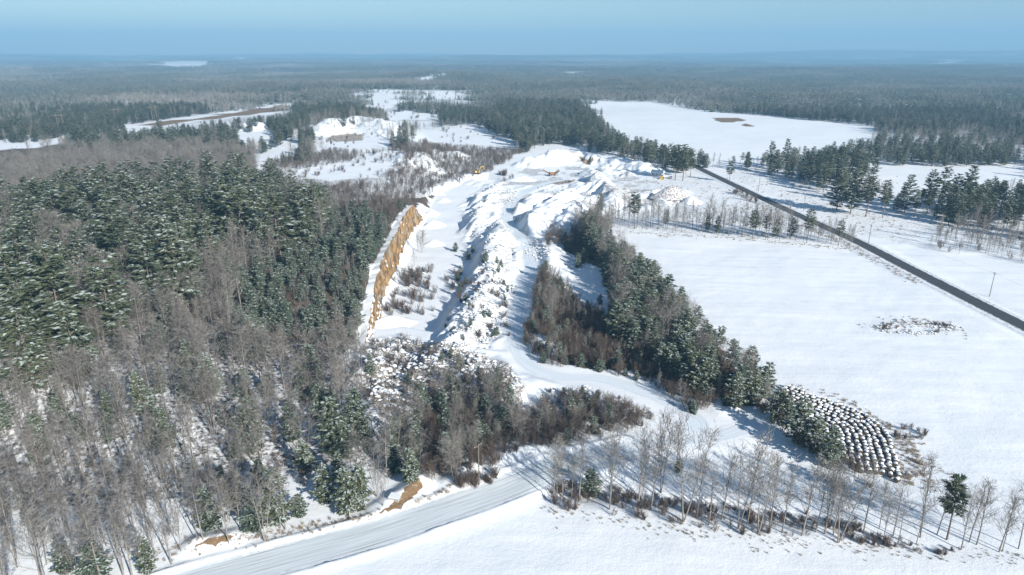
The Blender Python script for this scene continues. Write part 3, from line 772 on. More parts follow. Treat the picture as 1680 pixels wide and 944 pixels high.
# middle distance
x, y = cand(-1000, 1000, 520, 1150, 8.0, 8)
cl = fbm(x, y, 130, 3, 90) + .12 * (x > 0) + .05 * S((y - 700) / 300)
ok = (x < -60) | (y > 640) | (x > 150)
mc = ok & (cl > .52); mb = ok & (cl <= .52)
far_ok = lambda mx, my: not_reg(mx, my)
place(FARMIX[0], None, 8, [('pine_tree', (0, 1, 2), .72, .72), ('bare_tree', (6, 7), .28, 1.1)], x[mc], y[mc], seed=9, extra=far_ok)
place(FARMIX[0], None, 8, [('bare_tree', (6, 7), .72, 1.05), ('bare_tree', (5,), .12, .8), ('pine_tree', (0, 1, 2), .16, .7)], x[mb], y[mb], seed=10, extra=far_ok)

# explicit trees: the row along the near field
explicit = []
def ex(kind, v, px, py, hpx, label, group=None, rot=None, sc=None):
    x, y = G(px, py, 0); z = Hs(x, y)
    x, y = G(px, py, z)
    _, yb, f = proj(x, y, z)
    # height from the pixel height along the vertical
    hm = 1.0
    for _ in range(20):
        _, yt, _ = proj(x, y, z + hm); 
        if yb - yt >= hpx: break
        hm *= 1 + max(.01, min(.5, (hpx - (yb - yt)) / max(4, hpx)))
    explicit.append((kind, v, x, y, z, hm / protos[kind][v][2], R.uniform(0, 6.28) if rot is None else rot, label, group))
row = [(908, 824, 105), (914, 820, 80), (924, 814, 95), (937, 821, 70), (950, 820, 125), (1000, 836, 135), (1046, 832, 130), (1052, 833, 105), (1067, 836, 120), (1084, 812, 130), (1121, 856, 165), (1111, 763, 80),
       (1143, 850, 95), (1163, 862, 105), (1184, 852, 100), (1211, 868, 135), (1226, 860, 110), (1243, 876, 150), (1262, 868, 115), (1283, 874, 120), (1315, 879, 125), (1338, 873, 110), (1353, 876, 118), (1360, 862, 100), (1367, 878, 90), (1375, 891, 130),
       (1417, 875, 110), (1442, 868, 75), (1449, 889, 85), (1465, 879, 105), (1473, 892, 70), (1503, 893, 70), (1510, 882, 125), (1537, 877, 90), (1577, 902, 110), (1590, 890, 100), (1602, 894, 105), (1639, 906, 110), (1645, 904, 80), (1671, 901, 100)]
nth = ['first', 'second', 'third', 'fourth', 'fifth', 'sixth', 'seventh', 'eighth', 'ninth', 'tenth', 'eleventh', 'twelfth', 'thirteenth', 'fourteenth', 'fifteenth', 'sixteenth', 'seventeenth', 'eighteenth', 'nineteenth', 'twentieth']
nrow = len(row)
row.sort()
for i, (px, py, hp) in enumerate(row):
    side = (nth[i] + ' from the left') if i < 20 else (nth[nrow - 1 - i] + ' from the right' if nrow - 1 - i else 'last at the right end')
    look = 'tall' if hp > 115 else ('low' if hp < 85 else 'slender')
    ex('bare_tree', [0, 2, 5, 1, 2, 0][i % 6] if hp < 130 else [1, 3][i % 2], px, py, hp, f'{look} bare tree in the row along the near snowy field, {side}', 'bare trees in the row along the near field')
ex('pine_tree', 4, 1553, 886, 104, 'lone green pine among the bare trees of the near row')
ex('young_pine', 1, 970, 812, 42, 'small dark pine in the brush beside the road bend')
ex('young_pine', 0, 1113, 775, 22, 'tiny dark conifer standing alone on the snow above the near row')
# treeline across the middle
tl = [(1041, 376, 62, 'p'), (1235, 393, 48, 'p'), (1256, 393, 42, 'p'), (1323, 399, 56, 'p'), (1375, 403, 42, 'p'), (985, 350, 34, 'p'), (1092, 372, 28, 'p'), (1273, 392, 36, 'p'), (1176, 384, 30, 'p'), (1297, 392, 36, 'p'), (1160, 380, 30, 'p')]
for k in range(92):
    px = 1008 + k * 4.3 + R.uniform(-3, 3); tl.append((px, 371 + (px - 1008) * .083 + R.uniform(-7, 4), R.uniform(26, 56) if px < 1300 else R.uniform(20, 42), 'b'))
tl.sort()
np_, nb_ = 0, 0
for i, (px, py, hp, k) in enumerate(tl):
    if k == 'p':
        ex('pine_tree', 3 + i % 2 if hp > 40 else 2, px, py, hp, f'{nth[np_]} pine from the left in the treeline above the large snowy field', 'pines in the treeline across the middle'); np_ += 1
    else:
        ex('bare_tree', [5, 6, 2, 7, 1][i % 5], px, py, hp, 'thin bare tree in the treeline along the top edge of the large snowy field', 'bare trees in the treeline across the middle')
# pines by the shed
for px, py, hp, lb in [(1108, 296, 58, 'tall dark pine with several trunks just right of the shed'), (1120, 297, 60, 'tall dark pine at the road end, right of the multi-trunk pine'), (1132, 292, 48, 'lower pine at the bend of the paved road'), (1196, 300, 36, 'single thin pine on the far verge of the paved road')]:
    ex('pine_tree', 3, px, py, hp, lb)
# big trees in front of the eastern fields
for i, (px, py, hp) in enumerate([(1372, 345, 70), (1395, 352, 76), (1420, 356, 70), (1448, 358, 62), (1484, 348, 62), (1520, 345, 68), (1536, 350, 78), (1562, 345, 60), (1580, 348, 76), (1610, 352, 58), (1640, 352, 56), (1665, 356, 54), (1290, 268, 40), (1262, 276, 45), (1380, 282, 42)]):
    ex('pine_tree', [0, 2, 4, 3][i % 4], px, py, hp, f'large dark pine of the eastern grove, {nth[i]} counted from the grove\'s left front' if i < 12 else ['pine between the far white field and the road', 'pine standing just left of the pine between field and road', 'pine on the lower rim of the far white field'][i - 12], 'large pines of the eastern grove')
# conifers that stand out in the left wood
for px, py, hp, v, lb in [(455, 862, 90, 1, 'green pine standing above the snowy road at the wood\'s lower edge'), (345, 870, 68, 1, 'snow-dusted pine just left of the green pine above the road'), (590, 838, 76, 0, 'dark pine left of the brown earth bank'),
                          (675, 795, 60, 0, 'low green pine on top of the brown earth bank'), (548, 745, 95, 0, 'dark shaded pine behind the brown brush'), (585, 720, 80, 1, 'frosted pine right of the dark shaded pine'), (415, 745, 90, 0, 'frosted pine in the middle of the lower left wood'),
                          (515, 640, 75, 0, 'bright frosted pine near the rubble slope'), (310, 660, 55, 1, 'small frosted pine among bare trunks'), (185, 700, 60, 0, 'yellowish green pine deep in the lower left wood'), (270, 740, 70, 1, 'yellow green pine beside bare trunks in the lower left wood'), (70, 750, 70, 1, 'pine near the left edge of the lower wood'),
                          (420, 600, 80, 0, 'broad pine below the young pines'), (60, 640, 130, 1, 'broad frosted pine at the left edge'),
                          (1225, 640, 70, 1, 'broad dark pine at the top corner of the hay stack'), (1255, 655, 60, 0, 'dark pine beside the top corner of the hay stack'), (1310, 730, 75, 1, 'dark pine overhanging the middle of the hay stack'), (1360, 770, 70, 0, 'dark pine at the lower end of the hay stack'), (1335, 745, 60, 1, 'dark pine squeezed between two pines by the hay stack'), (1290, 700, 50, 0, 'small dark pine above the wheel tracks by the hay stack')]:
    ex('pine_tree', v, px, py, hp, lb)
for px, py, hp, lb in [(650, 765, 110, 'spreading pale bare tree behind the earth bank'), (745, 790, 80, 'white barked slender tree above the road bank'), (1215, 655, 75, 'bare tree in the corner of the dark wood'), (905, 530, 60, 'pale bare tree beside the haul track')]:
    ex('bare_tree', 4, px, py, hp, lb)
for i in range(16):
    px = 1290 + i * 7.5 + R.uniform(-6, 6); py = 715 + i * 4.6 + R.uniform(-10, 6)
    ex('shrub', i % 2, px, py, R.uniform(20, 36), 'brown leafless bush between the dark pines and the hay stack', 'bushes between pines and hay stack')
shr = []
for k in range(170):
    t_ = R.random(); shr.append((912 + t_ * 500, 806 + t_ * 62 + R.gauss(0, 7), R.uniform(5, 12), 'leafless brown bush in the strip under the near tree row', 'bushes under the near tree row'))
for k in range(70):
    t_ = R.random(); shr.append((905 + t_ * 420, 812 + t_ * 55 + R.uniform(-8, 26), R.uniform(7, 17), 'leafless brown bush in the strip under the near tree row', 'bushes under the near tree row'))
for k in range(34):
    px = R.gauss(1440, 28); shr.append((px, 884 + (px - 1400) * .14 + R.uniform(-9, 9), R.uniform(6, 12), 'purplish low bush under the middle of the near tree row', 'purplish bushes under the near tree row'))
for k in range(10): shr.append((R.uniform(1525, 1562), 908 + R.uniform(-4, 5), 7, 'purplish low bush in the small patch right of centre in the near field', 'bushes in the small near patch'))
for k in range(24): shr.append((R.gauss(780, 24), R.uniform(775, 802), R.uniform(10, 18), 'frosty bush on the bank around the roadside pole', 'bushes around the roadside pole'))
for k in range(22): a = R.uniform(0, 6.28); shr.append((1503 + 56 * math.cos(a) + R.uniform(-5, 5), 539 + 8 * math.sin(a) + R.uniform(-2, 2), R.uniform(4, 8), 'low brown bush in the oval ring of stones on the large field', 'bushes of the oval ring'))
for k in range(12): shr.append((R.gauss(1225, 18), R.gauss(324, 4), R.uniform(7, 12), 'brown bush beside the paved road', 'bushes beside the paved road'))
for k in range(12): shr.append((R.gauss(1490, 16), R.gauss(708, 8) + 4, R.uniform(6, 12), 'brown bush on the field side of the hay stack', 'bushes on the field side of the hay stack'))
for k in range(16): shr.append((R.gauss(828, 8), R.gauss(290, 3), R.uniform(5, 9), 'reddish bush on the spoil heap in the quarry', 'reddish bushes on the quarry spoil'))
for k in range(55): shr.append((R.gauss(670, 22), R.uniform(445, 520), R.uniform(8, 18), 'dark bush growing at the foot of the ochre cliff', 'bushes at the foot of the cliff'))
for k in range(60): shr.append((R.uniform(730, 835), R.uniform(450, 560), R.uniform(6, 12), 'small bush growing on the central spoil ridge', 'bushes on the central spoil ridge'))
cl_ = np.array(smooth_line(cliff_top, 1.0))
for k in range(110):
    i_ = R.randrange(len(cl_) - 1); d_ = cl_[i_ + 1] - cl_[i_]; d_ /= np.linalg.norm(d_); off = R.uniform(1.4, 9)
    x_, y_ = cl_[i_][0] - d_[1] * off, cl_[i_][1] + d_[0] * off
    kk = 'shrub' if off < 3.5 else R.choice(['young_pine', 'shrub', 'young_pine'])
    explicit.append((kk, R.randrange(2), x_, y_, Hs(x_, y_), R.uniform(.3, .6) if kk == 'young_pine' else R.uniform(.4, .9), R.uniform(0, 6.28), ('young pine' if kk == 'young_pine' else 'bare brown bush') + ' on the very rim of the ochre cliff', 'plants on the rim of the ochre cliff'))
bk = 0
while bk < 150:
    nm = R.choice(['bench_a', 'bench_c', 'bench_d', 'bench_e', 'bench_f', 'bench_g', 'bench_g', 'bench_b']); P_ = fields_px[nm]
    a_, b_ = R.uniform(min(p[0] for p in P_), max(p[0] for p in P_)), R.uniform(min(p[1] for p in P_), max(p[1] for p in P_))
    if not inpoly(np.array([a_]), np.array([b_]), P_)[0]: continue
    bk += 1; ex('shrub', R.randrange(3), a_, b_, R.uniform(4, 9) * (b_ / 280), 'leafless bush scattered on the snowy upper quarry terraces', 'bushes on the upper terraces')
for px, py, hp, lb, gp in shr: ex('shrub', R.randrange(4), px, py, hp, lb, gp)
for k in range(46):
    ex('bare_tree', 6 + k % 2, R.uniform(940, 1003), R.uniform(372, 404), R.uniform(34, 56), 'slim bare tree in the dense clump at the top corner of the dark wood', 'bare trees in the clump at the top of the dark wood')
for k in range(34):
    ex('shrub', k % 2, R.uniform(898, 965), R.uniform(385, 408), R.uniform(12, 22), 'dark bush on the bank at the top of the shaded snow glade', 'bushes above the shaded glade')
for k in range(7): ex('young_pine', k % 3, [935, 948, 957, 967, 925, 992, 984][k], [412, 438, 432, 425, 396, 470, 500][k], R.uniform(16, 26), 'small dark conifer standing in the shaded snow glade', 'conifers of the shaded glade')
for k in range(26):
    ex('young_pine', k % 2, R.uniform(745, 835), R.uniform(400, 560), R.uniform(9, 16), 'small pine seedling on the central spoil ridge', 'pine seedlings on the central spoil ridge')

# ------------------------------------------------------------------ link trees: the ones that show largest as things, the rest as stuff
LAB = {
 'bare_tree': ('bare_tree', 'bare tree'), 'pine_tree': ('pine_tree', 'pine'), 'young_pine': ('young_pine', 'young pine'), 'shrub': ('shrub', 'bush')}
REGLAB = {
 'pines standing above the left wood': 'standing in the stand of big snow-dusted pines above the left wood',
 'young pines beside the ochre cliff': 'in the thicket on top of the ochre cliff',
 'trees of the dark wood above the hay': 'in the dark wood between the haul track and the large field',
 'brush along the haul track': 'in the brush right of the haul track',
 'brush in front of the spoil heaps': 'in the brown brush below the spoil heaps',
 'bushes on the rubble slope': 'on the snowy rubble slope below the pit',
 'trees at the lower edge of the left wood': 'at the lower edge of the left wood above the snowy road',
 'slim trees above the road in the lower left corner': 'in the lower left corner of the wood above the snowy road',
 'low brush along the rim of the dark wood': 'low at the rim of the dark wood beside the haul track',
 'low brush below the haul track': 'in the low brush belt just below the haul track',
 'brush on the upper benches': 'in the brush on the upper quarry benches',
 'pines along the north edge of the quarry': 'in the belt along the back edge of the quarry',
 'pines by the north end of the road': 'at the far end of the paved road',
 'pines between the eastern fields': 'in the eastern grove beyond the paved road',
 'brush below the eastern pines': 'in the brush below the eastern grove',
 'bare trees of the left wood': 'in the crowded wood left of the quarry',
 'trees of the distant forest': 'in the forest of the middle distance'}
LOOK = {'bare_tree': 'bare grey-brown tree', 'pine_tree': 'snow-dusted dark green pine', 'young_pine': 'small bushy young pine', 'shrub': 'leafless brown bush'}
def mk(kind, v, x, y, z, s_, rot, label, group):
    nm, cat = LAB[kind]; tr, cr, h = protos[kind][v]
    if tr is None:
        o = link(nm, cr, None, (x, y, z), rot); o.scale = (s_,) * 3
        return tag(o, label, cat, group)
    o = empty(nm, (x, y, z), rot, label=label, cat=cat, group=group); o.scale = (s_,) * 3
    link('trunk', tr, o); link('crown', cr, o)
    return o
count = {k: 0 for k in protos}
rest = {k: [] for k in protos}
sh = [e for e in explicit if e[0] == 'shrub']
sh.sort(key=lambda e: -protos['shrub'][e[1]][2] * e[5] / math.hypot(e[2], e[3], HC) * (1 if -.80 < e[2] / (e[3] + 1) < .80 else 0))
drop = set(id(e) for e in sh[296:])
for e in explicit:
    if id(e) in drop: rest['shrub'].append(e); continue
    mk(*e[:7], e[7], e[8]); count[e[0]] += 1
for k in protos:
    L = [i_ for i_ in inst if i_[0] == k]
    xs = np.array([[i_[2], i_[3], i_[4], protos[k][i_[1]][2] * i_[5]] for i_ in L])
    bx, by, f = proj(xs[:, 0], xs[:, 1], xs[:, 2]); tx, ty, _ = proj(xs[:, 0], xs[:, 1], xs[:, 2] + xs[:, 3])
    size = np.where((bx > 5) & (bx < 1675) & (ty < 930) & (by > 90), by - ty, 0)
    order = np.argsort(-size); cap = max(0, 298 - count[k])
    for n_, j in enumerate(order):
        i_ = L[j]
        if n_ < cap and size[j] > 0: mk(*i_[:7], f'{LOOK[k]} {REGLAB[i_[7]]}', f'{LAB[k][1]}s: {i_[7]}')
        else: rest[k].append(i_)
print('TREES', {k: len(v) for k, v in rest.items()}, len(explicit))

def gn_scatter(name, pts, sources, cat, label):
    """pts: x y z scale_xy scale_z rot variant; sources: list of lists of objects (joined per variant)"""
    A = np.array(pts, np.float32)
    me = bpy.data.meshes.new(name); me.vertices.add(len(A)); me.vertices.foreach_set('co', A[:, :3].ravel())
    a = me.attributes.new('sc', 'FLOAT_VECTOR', 'POINT'); a.data.foreach_set('vector', np.stack([A[:, 3], A[:, 3], A[:, 4]], 1).ravel())
    a = me.attributes.new('rt', 'FLOAT', 'POINT'); a.data.foreach_set('value', A[:, 5].copy())
    a = me.attributes.new('vr', 'INT', 'POINT'); a.data.foreach_set('value', A[:, 6].astype(np.int32))
    o = link(name, me); tag(o, label, cat, kind='stuff')
    ng = bpy.data.node_groups.new(name, 'GeometryNodeTree')
    ng.interface.new_socket('Geometry', in_out='INPUT', socket_type='NodeSocketGeometry'); ng.interface.new_socket('Geometry', in_out='OUTPUT', socket_type='NodeSocketGeometry')
    N = ng.nodes; Lk = ng.links
    gi = N.new('NodeGroupInput'); go = N.new('NodeGroupOutput'); iop = N.new('GeometryNodeInstanceOnPoints'); jn = N.new('GeometryNodeJoinGeometry')
    made = []
    for src in sources:
        j = N.new('GeometryNodeJoinGeometry')
        for so in src:
            oi = N.new('GeometryNodeObjectInfo'); oi.transform_space = 'ORIGINAL'; oi.inputs['Object'].default_value = so
            Lk.new(oi.outputs['Geometry'], j.inputs[0])
        gt = N.new('GeometryNodeGeometryToInstance'); Lk.new(j.outputs[0], gt.inputs[0]); made.append(gt)
    for gt in made[::-1]: Lk.new(gt.outputs[0], jn.inputs[0])
    def at(nm, typ):
        n_ = N.new('GeometryNodeInputNamedAttribute'); n_.data_type = typ; n_.inputs[0].default_value = nm; return n_.outputs[0]
    Lk.new(gi.outputs[0], iop.inputs['Points']); Lk.new(jn.outputs[0], iop.inputs['Instance'])
    iop.inputs['Pick Instance'].default_value = True
    Lk.new(at('vr', 'INT'), iop.inputs['Instance Index']); Lk.new(at('sc', 'FLOAT_VECTOR'), iop.inputs['Scale'])
    cx = N.new('ShaderNodeCombineXYZ'); Lk.new(at('rt', 'FLOAT'), cx.inputs[2]); Lk.new(cx.outputs[0], iop.inputs['Rotation'])
    Lk.new(iop.outputs[0], go.inputs[0])
    md = o.modifiers.new('scatter', 'NODES'); md.node_group = ng
    return o
def hidden_src(me): return bpy.data.objects.new('source', me)     # mesh source for the scatter, never in the scene itself
srcs = {k: [[hidden_src(m_) for m_ in (p[0], p[1]) if m_ is not None] for p in v] for k, v in protos.items()}
for k, nm, lb in (('bare_tree', 'bare_woods', 'dense mass of bare grey-brown woods behind the nearest trees'), ('pine_tree', 'pine_woods', 'mass of snow-dusted pines filling the woods'),
                  ('young_pine', 'pine_thicket', 'thicket of young pines in the woods'), ('shrub', 'undergrowth', 'leafless undergrowth in the woods')):
    if rest[k]: gn_scatter(nm, [(i_[2], i_[3], i_[4], i_[5], i_[5], i_[6], i_[1]) for i_ in rest[k]], srcs[k], 'woods', lb)

# ------------------------------------------------------------------ far forest patches
def patch(seed, pc, n=60, rad=42):
    r = random.Random(seed); V = []; F = []; MI = []
    for i in range(n):
        a = r.uniform(0, 6.28); q = rad * math.sqrt(r.random()); cx, cy = q * math.cos(a), q * math.sin(a)
        con = r.random() < pc; h = r.uniform(10, 17) if con else r.uniform(8, 13)
        if con:
            for lv in range(9):
                f = lv / 9; z = h * (.12 + .88 * f); rr = h * .2 * (1 - f) ** .8 + .4
                for k in range(5):
                    an = r.uniform(0, 6.28); o = Vector((math.cos(an), math.sin(an), r.uniform(-.3, .1))) * rr * r.uniform(.7, 1.3); sw = Vector((-math.sin(an), math.cos(an), r.uniform(-.4, .4))) * rr * .42
                    c = Vector((cx, cy, z)); n0 = len(V); V.extend([c[:], (c + o * .6 + sw)[:], (c + o)[:], (c + o * .6 - sw)[:]]); F.append((n0, n0 + 1, n0 + 2, n0 + 3)); MI.append(1 if r.random() < .24 else 0)
            n0 = len(V); V.extend([(cx - .3, cy, 0), (cx + .3, cy, 0), (cx + .1, cy, h), (cx - .1, cy, h)]); F.append((n0, n0 + 1, n0 + 2, n0 + 3)); MI.append(2)
        else:
            for k in range(34):
                an = r.uniform(0, 6.28); z0 = h * r.uniform(.15, .6); rr = h * r.uniform(.12, .3); z1 = z0 + h * r.uniform(.15, .45)
                d = Vector((math.cos(an) * rr, math.sin(an) * rr, z1 - z0)); c = Vector((cx + r.uniform(-1, 1), cy + r.uniform(-1, 1), z0)); sw = Vector((r.uniform(-1, 1), r.uniform(-1, 1), r.uniform(-.5, .5))).normalized() * .16
                n0 = len(V); V.extend([(c - sw)[:], (c + sw)[:], (c + d + sw * .4)[:], (c + d - sw * .4)[:]]); F.append((n0, n0 + 1, n0 + 2, n0 + 3)); MI.append(3)
            n0 = len(V); V.extend([(cx - .25, cy, 0), (cx + .25, cy, 0), (cx + .1, cy, h), (cx - .1, cy, h)]); F.append((n0, n0 + 1, n0 + 2, n0 + 3)); MI.append(3)
    return npmesh('forest_patch', np.array(V), np.array(F), [M['needle'], M['frost'], M['pinebark'], M['twig']], np.array(MI))
pm = [patch(700 + i, pc) for i, pc in enumerate([.9, .8, .7, .5, .35, .2])]
pts = []
def far_ring(y0, y1, st, sc, szz, seed):
    x, y = cand(-y1 * .95, y1 * .95, y0, y1, st, seed)
    z = H(x, y); px, py, f = proj(x, y, z); tx, ty, _ = proj(x, y, z + 12); qx, qy, _ = proj(x, y - 30 * sc, z)
    ok = (px > -120) & (px < 1800) & ~hits_clear(px, py, f, x, y) & ~hits_clear(tx, ty, f, x, y) & ~hits_clear(qx, qy, f, x, y)
    c = fbm(x, y, 260 * (1 + y0 / 4000), 3, 90) + .10 * (px > 700) - .06 * (px < 500)
    v = np.clip(((.66 - c) * 16).astype(int), 0, 5)
    r_ = np.random.default_rng(seed)
    for a in np.nonzero(ok)[0]:
        pts.append((x[a], y[a], z[a] - .5, sc, szz * r_.uniform(.8, 1.15), r_.uniform(0, 6.28), v[a]))
far_ring(1120, 3400, 52, 1.0, 1.0, 20); far_ring(3400, 7000, 95, 1.9, 1.15, 21); far_ring(7000, 13300, 180, 3.6, 1.5, 22)
print('PATCHES', len(pts))
gn_scatter('distant_forest', pts, [[hidden_src(m_)] for m_ in pm], 'forest', 'mixed winter forest reaching to the horizon')


# ------------------------------------------------------------------ boulders and rubble
def rock_mesh(seed):
    r = random.Random(seed); import bmesh
    bm = bmesh.new(); bmesh.ops.create_icosphere(bm, subdivisions=2, radius=.5)
    sx, sy, sz = r.uniform(.8, 1.3), r.uniform(.7, 1.1), r.uniform(.55, .85)
    cuts = [(rv(r).normalized(), r.uniform(.28, .42)) for _ in range(9)]
    for v in bm.verts:
        for n_, d in cuts:
            k = v.co.dot(n_) - d
            if k > 0: v.co -= n_ * k * .9
        v.co = Vector((v.co.x * sx, v.co.y * sy, v.co.z * sz)) + rv(r, .02)
    me = bpy.data.meshes.new('boulder'); bm.to_mesh(me); bm.free(); me.materials.append(M['rock']); return me
rocks = [rock_mesh(800 + i) for i in range(6)]
rk = []
def scatter_rocks(P, n, s0, s1, lab, jit=0):
    P = W(P) if P and not isinstance(P[0][0], np.floating) else P
    x0, y0 = np.min(P, 0); x1, y1 = np.max(P, 0); k = 0; tries = 0
    while k < n and tries < n * 12:
        tries += 1; x = R.uniform(x0, x1); y = R.uniform(y0, y1)
        if not inpoly(np.array([x]), np.array([y]), P)[0]: continue
        if vn(np.array([x / 5.]), np.array([y / 5.]), 77)[0] < .32: continue
        rk.append((x, y, s0 + (s1 - s0) * R.random() ** 2.2, lab)); k += 1
scatter_rocks([(600, 560), (660, 552), (740, 575), (800, 590), (862, 640), (868, 672), (830, 690), (760, 680), (640, 700), (600, 670)], 1500, .5, 2.2, 'rubble slope below the quarry pit')
scatter_rocks([(740, 560), (770, 480), (790, 430), (800, 400), (835, 385), (848, 420), (845, 470), (825, 540), (800, 580), (760, 590)], 1100, .5, 1.8, 'central spoil ridge')
scatter_rocks([(855, 400), (880, 396), (905, 405), (905, 425), (893, 450), (875, 435)], 240, .5, 1.5, 'stony bank right of the haul track')
scatter_rocks([(655, 430), (700, 425), (705, 440), (668, 465)], 120, .6, 1.6, 'pit floor under the ochre cliff')
scatter_rocks([(795, 300), (850, 315), (855, 340), (800, 345), (770, 325)], 300, .6, 1.9, 'brown spoil heap in the quarry')
scatter_rocks([(770, 340), (850, 345), (850, 380), (775, 390)], 300, .5, 1.5, 'mounds in the middle of the quarry')
scatter_rocks([(925, 640), (965, 632), (975, 655), (930, 665)], 70, .6, 1.5, 'small stony mound left of the haul track junction')
scatter_rocks([(880, 285), (1000, 285), (1100, 305), (1110, 330), (1010, 345), (940, 335), (880, 330)], 420, .5, 1.6, 'spoil heaps at the back of the quarry')
scatter_rocks([(530, 215), (640, 212), (648, 240), (530, 240)], 120, 1, 3, 'pale bench beyond the quarry')
scatter_rocks([(745, 775), (800, 765), (815, 790), (750, 812)], 26, .4, 1.0, 'bank around the roadside pole')
for k in range(150):
    a = R.uniform(0, 6.28); q = R.gauss(1, .12)
    x, y = G(1505 + 62 * q * math.cos(a), 539 + 10 * q * math.sin(a)); rk.append((x, y, R.uniform(.4, 1.3), 'oval stone ring on the large snowy field'))
for k in range(46): x, y = G(R.uniform(1450, 1545), 538 + R.uniform(-3, 3)); rk.append((x, y, R.uniform(.4, 1.0), 'oval stone ring on the large snowy field'))
A = np.array([r_[:3] for r_ in rk]); Z = H(A[:, 0], A[:, 1]); _, _, f = proj(A[:, 0], A[:, 1], Z)
order = np.argsort(-A[:, 2] / f); rest_r = []
for n_, j in enumerate(order):
    x, y, s_, lb = rk[j]
    v = R.randrange(6); rot = R.uniform(0, 6.28)
    if n_ < 290:
        o = link('boulder', rocks[v], None, (x, y, Z[j] + s_ * .12), rot); o.scale = (s_, s_, s_ * R.uniform(.8, 1.1)); tag(o, 'grey boulder capped with snow on the ' + lb, 'boulder', 'boulders on the ' + lb)
    else: rest_r.append((x, y, Z[j] + s_ * .1, s_, s_, rot, v))
gn_scatter('rubble', rest_r, [[hidden_src(m_)] for m_ in rocks], 'rubble', 'broken stones half covered with snow over the spoil heaps')

# dry grass tufts along verges, bales and field rims
def tuft(seed):
    r = random.Random(seed); V = []; F = []
    for k in range(26):
        a = r.uniform(0, 6.28); l = r.uniform(.3, .8); d = Vector((math.cos(a) * .35, math.sin(a) * .35, 1)) * l; p = Vector((r.uniform(-.35, .35), r.uniform(-.35, .35), -.05)); sw = Vector((-math.sin(a), math.cos(a), 0)) * .035
        n0 = len(V); V.extend([(p - sw)[:], (p + sw)[:], (p + d + sw * .3)[:], (p + d - sw * .3)[:]]); F.append((n0, n0 + 1, n0 + 2, n0 + 3))
    return npmesh('tuft', np.array(V), np.array(F), [M['drygrass']])
tufts = [tuft(900 + i) for i in range(3)]
tp = []
def tline(P, n, w_, s_=1.0):
    L = smooth_line(W(P), 2.0)
    for k in range(n):
        x, y = L[R.randrange(len(L))]; tp.append((x + R.gauss(0, w_), y + R.gauss(0, w_), R.uniform(.5, 1.2) * s_))
tline([(250, 915), (420, 885), (560, 858), (640, 852), (740, 808), (800, 788)], 240, 1.6, .8)
tline([(1300, 634), (1380, 655), (1450, 695), (1495, 745), (1520, 785)], 130, 1.0, .9)
tline([(1480, 715), (1505, 760), (1500, 790)], 130, 2.0, 1.1)
tline([(905, 832), (1000, 850), (1120, 868), (1300, 886), (1450, 898), (1680, 915)], 300, 1.6, .6)
tline([(1010, 380), (1200, 392), (1400, 408)], 220, 2.0, .9)
tline([(1200, 312), (1300, 362), (1400, 408), (1500, 462)], 300, 2.0, 1.2)
tline([(1440, 538), (1505, 530), (1570, 548)], 120, 3.0, 1.0)
for k in range(500): x, y = G(R.uniform(1060, 1480), R.uniform(290, 390)); tp.append((x, y, R.uniform(.8, 1.8)))
for k in range(0): x, y = G(R.uniform(980, 1400), R.uniform(178, 240)); tp.append((x, y, R.uniform(1, 3.0)))
A = np.array(tp); Z = H(A[:, 0], A[:, 1]); bx, by, f = proj(A[:, 0], A[:, 1], Z)
ok = (dline(A[:, 0], A[:, 1], road_main)[0] > 5) & (dline(A[:, 0], A[:, 1], road_paved)[0] > 4.5)
gn_scatter('dry_grass', [(A[i, 0], A[i, 1], Z[i], A[i, 2], A[i, 2], R.uniform(0, 6.28), R.randrange(3)) for i in np.nonzero(ok)[0]], [[hidden_src(m_)] for m_ in tufts], 'grass', 'tufts of dry yellow grass sticking out of the snow')

# ------------------------------------------------------------------ stockpiles on the pit floor
m, t, b = newmat('snowy_pile'); pos = nd(t, 'ShaderNodeNewGeometry').outputs['Position']; n = noise(t, 1.3, 5, .65, pos)
t.links.new(mix(t, ramp(t, n, .66, .72), SNOW, (.30, .26, .21)), b.inputs['Base Color']); M['pile'] = m
m, t, b = newmat('gravel_heap'); g_ = nd(t, 'ShaderNodeNewGeometry'); n = noise(t, 1.0, 5, .65, g_.outputs['Position'])
t.links.new(mix(t, ramp(t, n, .42, .6), mix(t, n, (.16, .15, .15), (.34, .25, .20)), SNOW), b.inputs['Base Color']); M['gravel'] = m
def pile(name, px, py, z, rad, h, el, rot, label, mat='pile', group=None):
    x, y = G(px, py, z); z0 = Hs(x, y); seed = int(px * 7 + py); n = 40; k = 14
    A_, T_ = np.meshgrid(np.linspace(0, 2 * math.pi, n), np.linspace(0, 1, k))
    lob = 1 + .35 * (fbm(np.cos(A_) * 2 + seed, np.sin(A_) * 2, 1.2, 2, 3) - .5)
    X = np.cos(A_) * T_ * rad * el * lob; Y = np.sin(A_) * T_ * rad * lob
    Zz = h * np.minimum((1 - T_) * 1.12, .95 - .25 * T_) ** 1.05 - .5 * T_ + (fbm(X + seed, Y, 2.4, 3, 6) - .5) * .5 * (T_ < 1) - .15
    me = gridmesh(name, X[::-1], Y[::-1], Zz[::-1], M[mat]); o = link(name, me, None, (x, y, z0), rot); tag(o, label, 'stockpile', group); return o
for i, (px, py, rr, hh, lb) in enumerate([(712, 401, 6.5, 3.0, 'nearest'), (712, 371, 7.0, 3.8, 'second nearest'), (708, 353, 6.0, 3.6, 'middle'), (728, 331, 6.5, 2.4, 'second farthest'), (722, 320, 5.0, 2.0, 'farthest')]):
    pile('snow_pile', px, py, PIT, rr, hh, 1.15, .4, f'low snow-covered pile on the quarry floor, {lb} of the five below the cliff', 'pile', 'snow-covered piles on the quarry floor')
pile('gravel_pile', 1100, 327, 0, 11, 7.5, 1.25, .2, 'dark grey conical gravel pile behind the middle treeline', 'gravel')
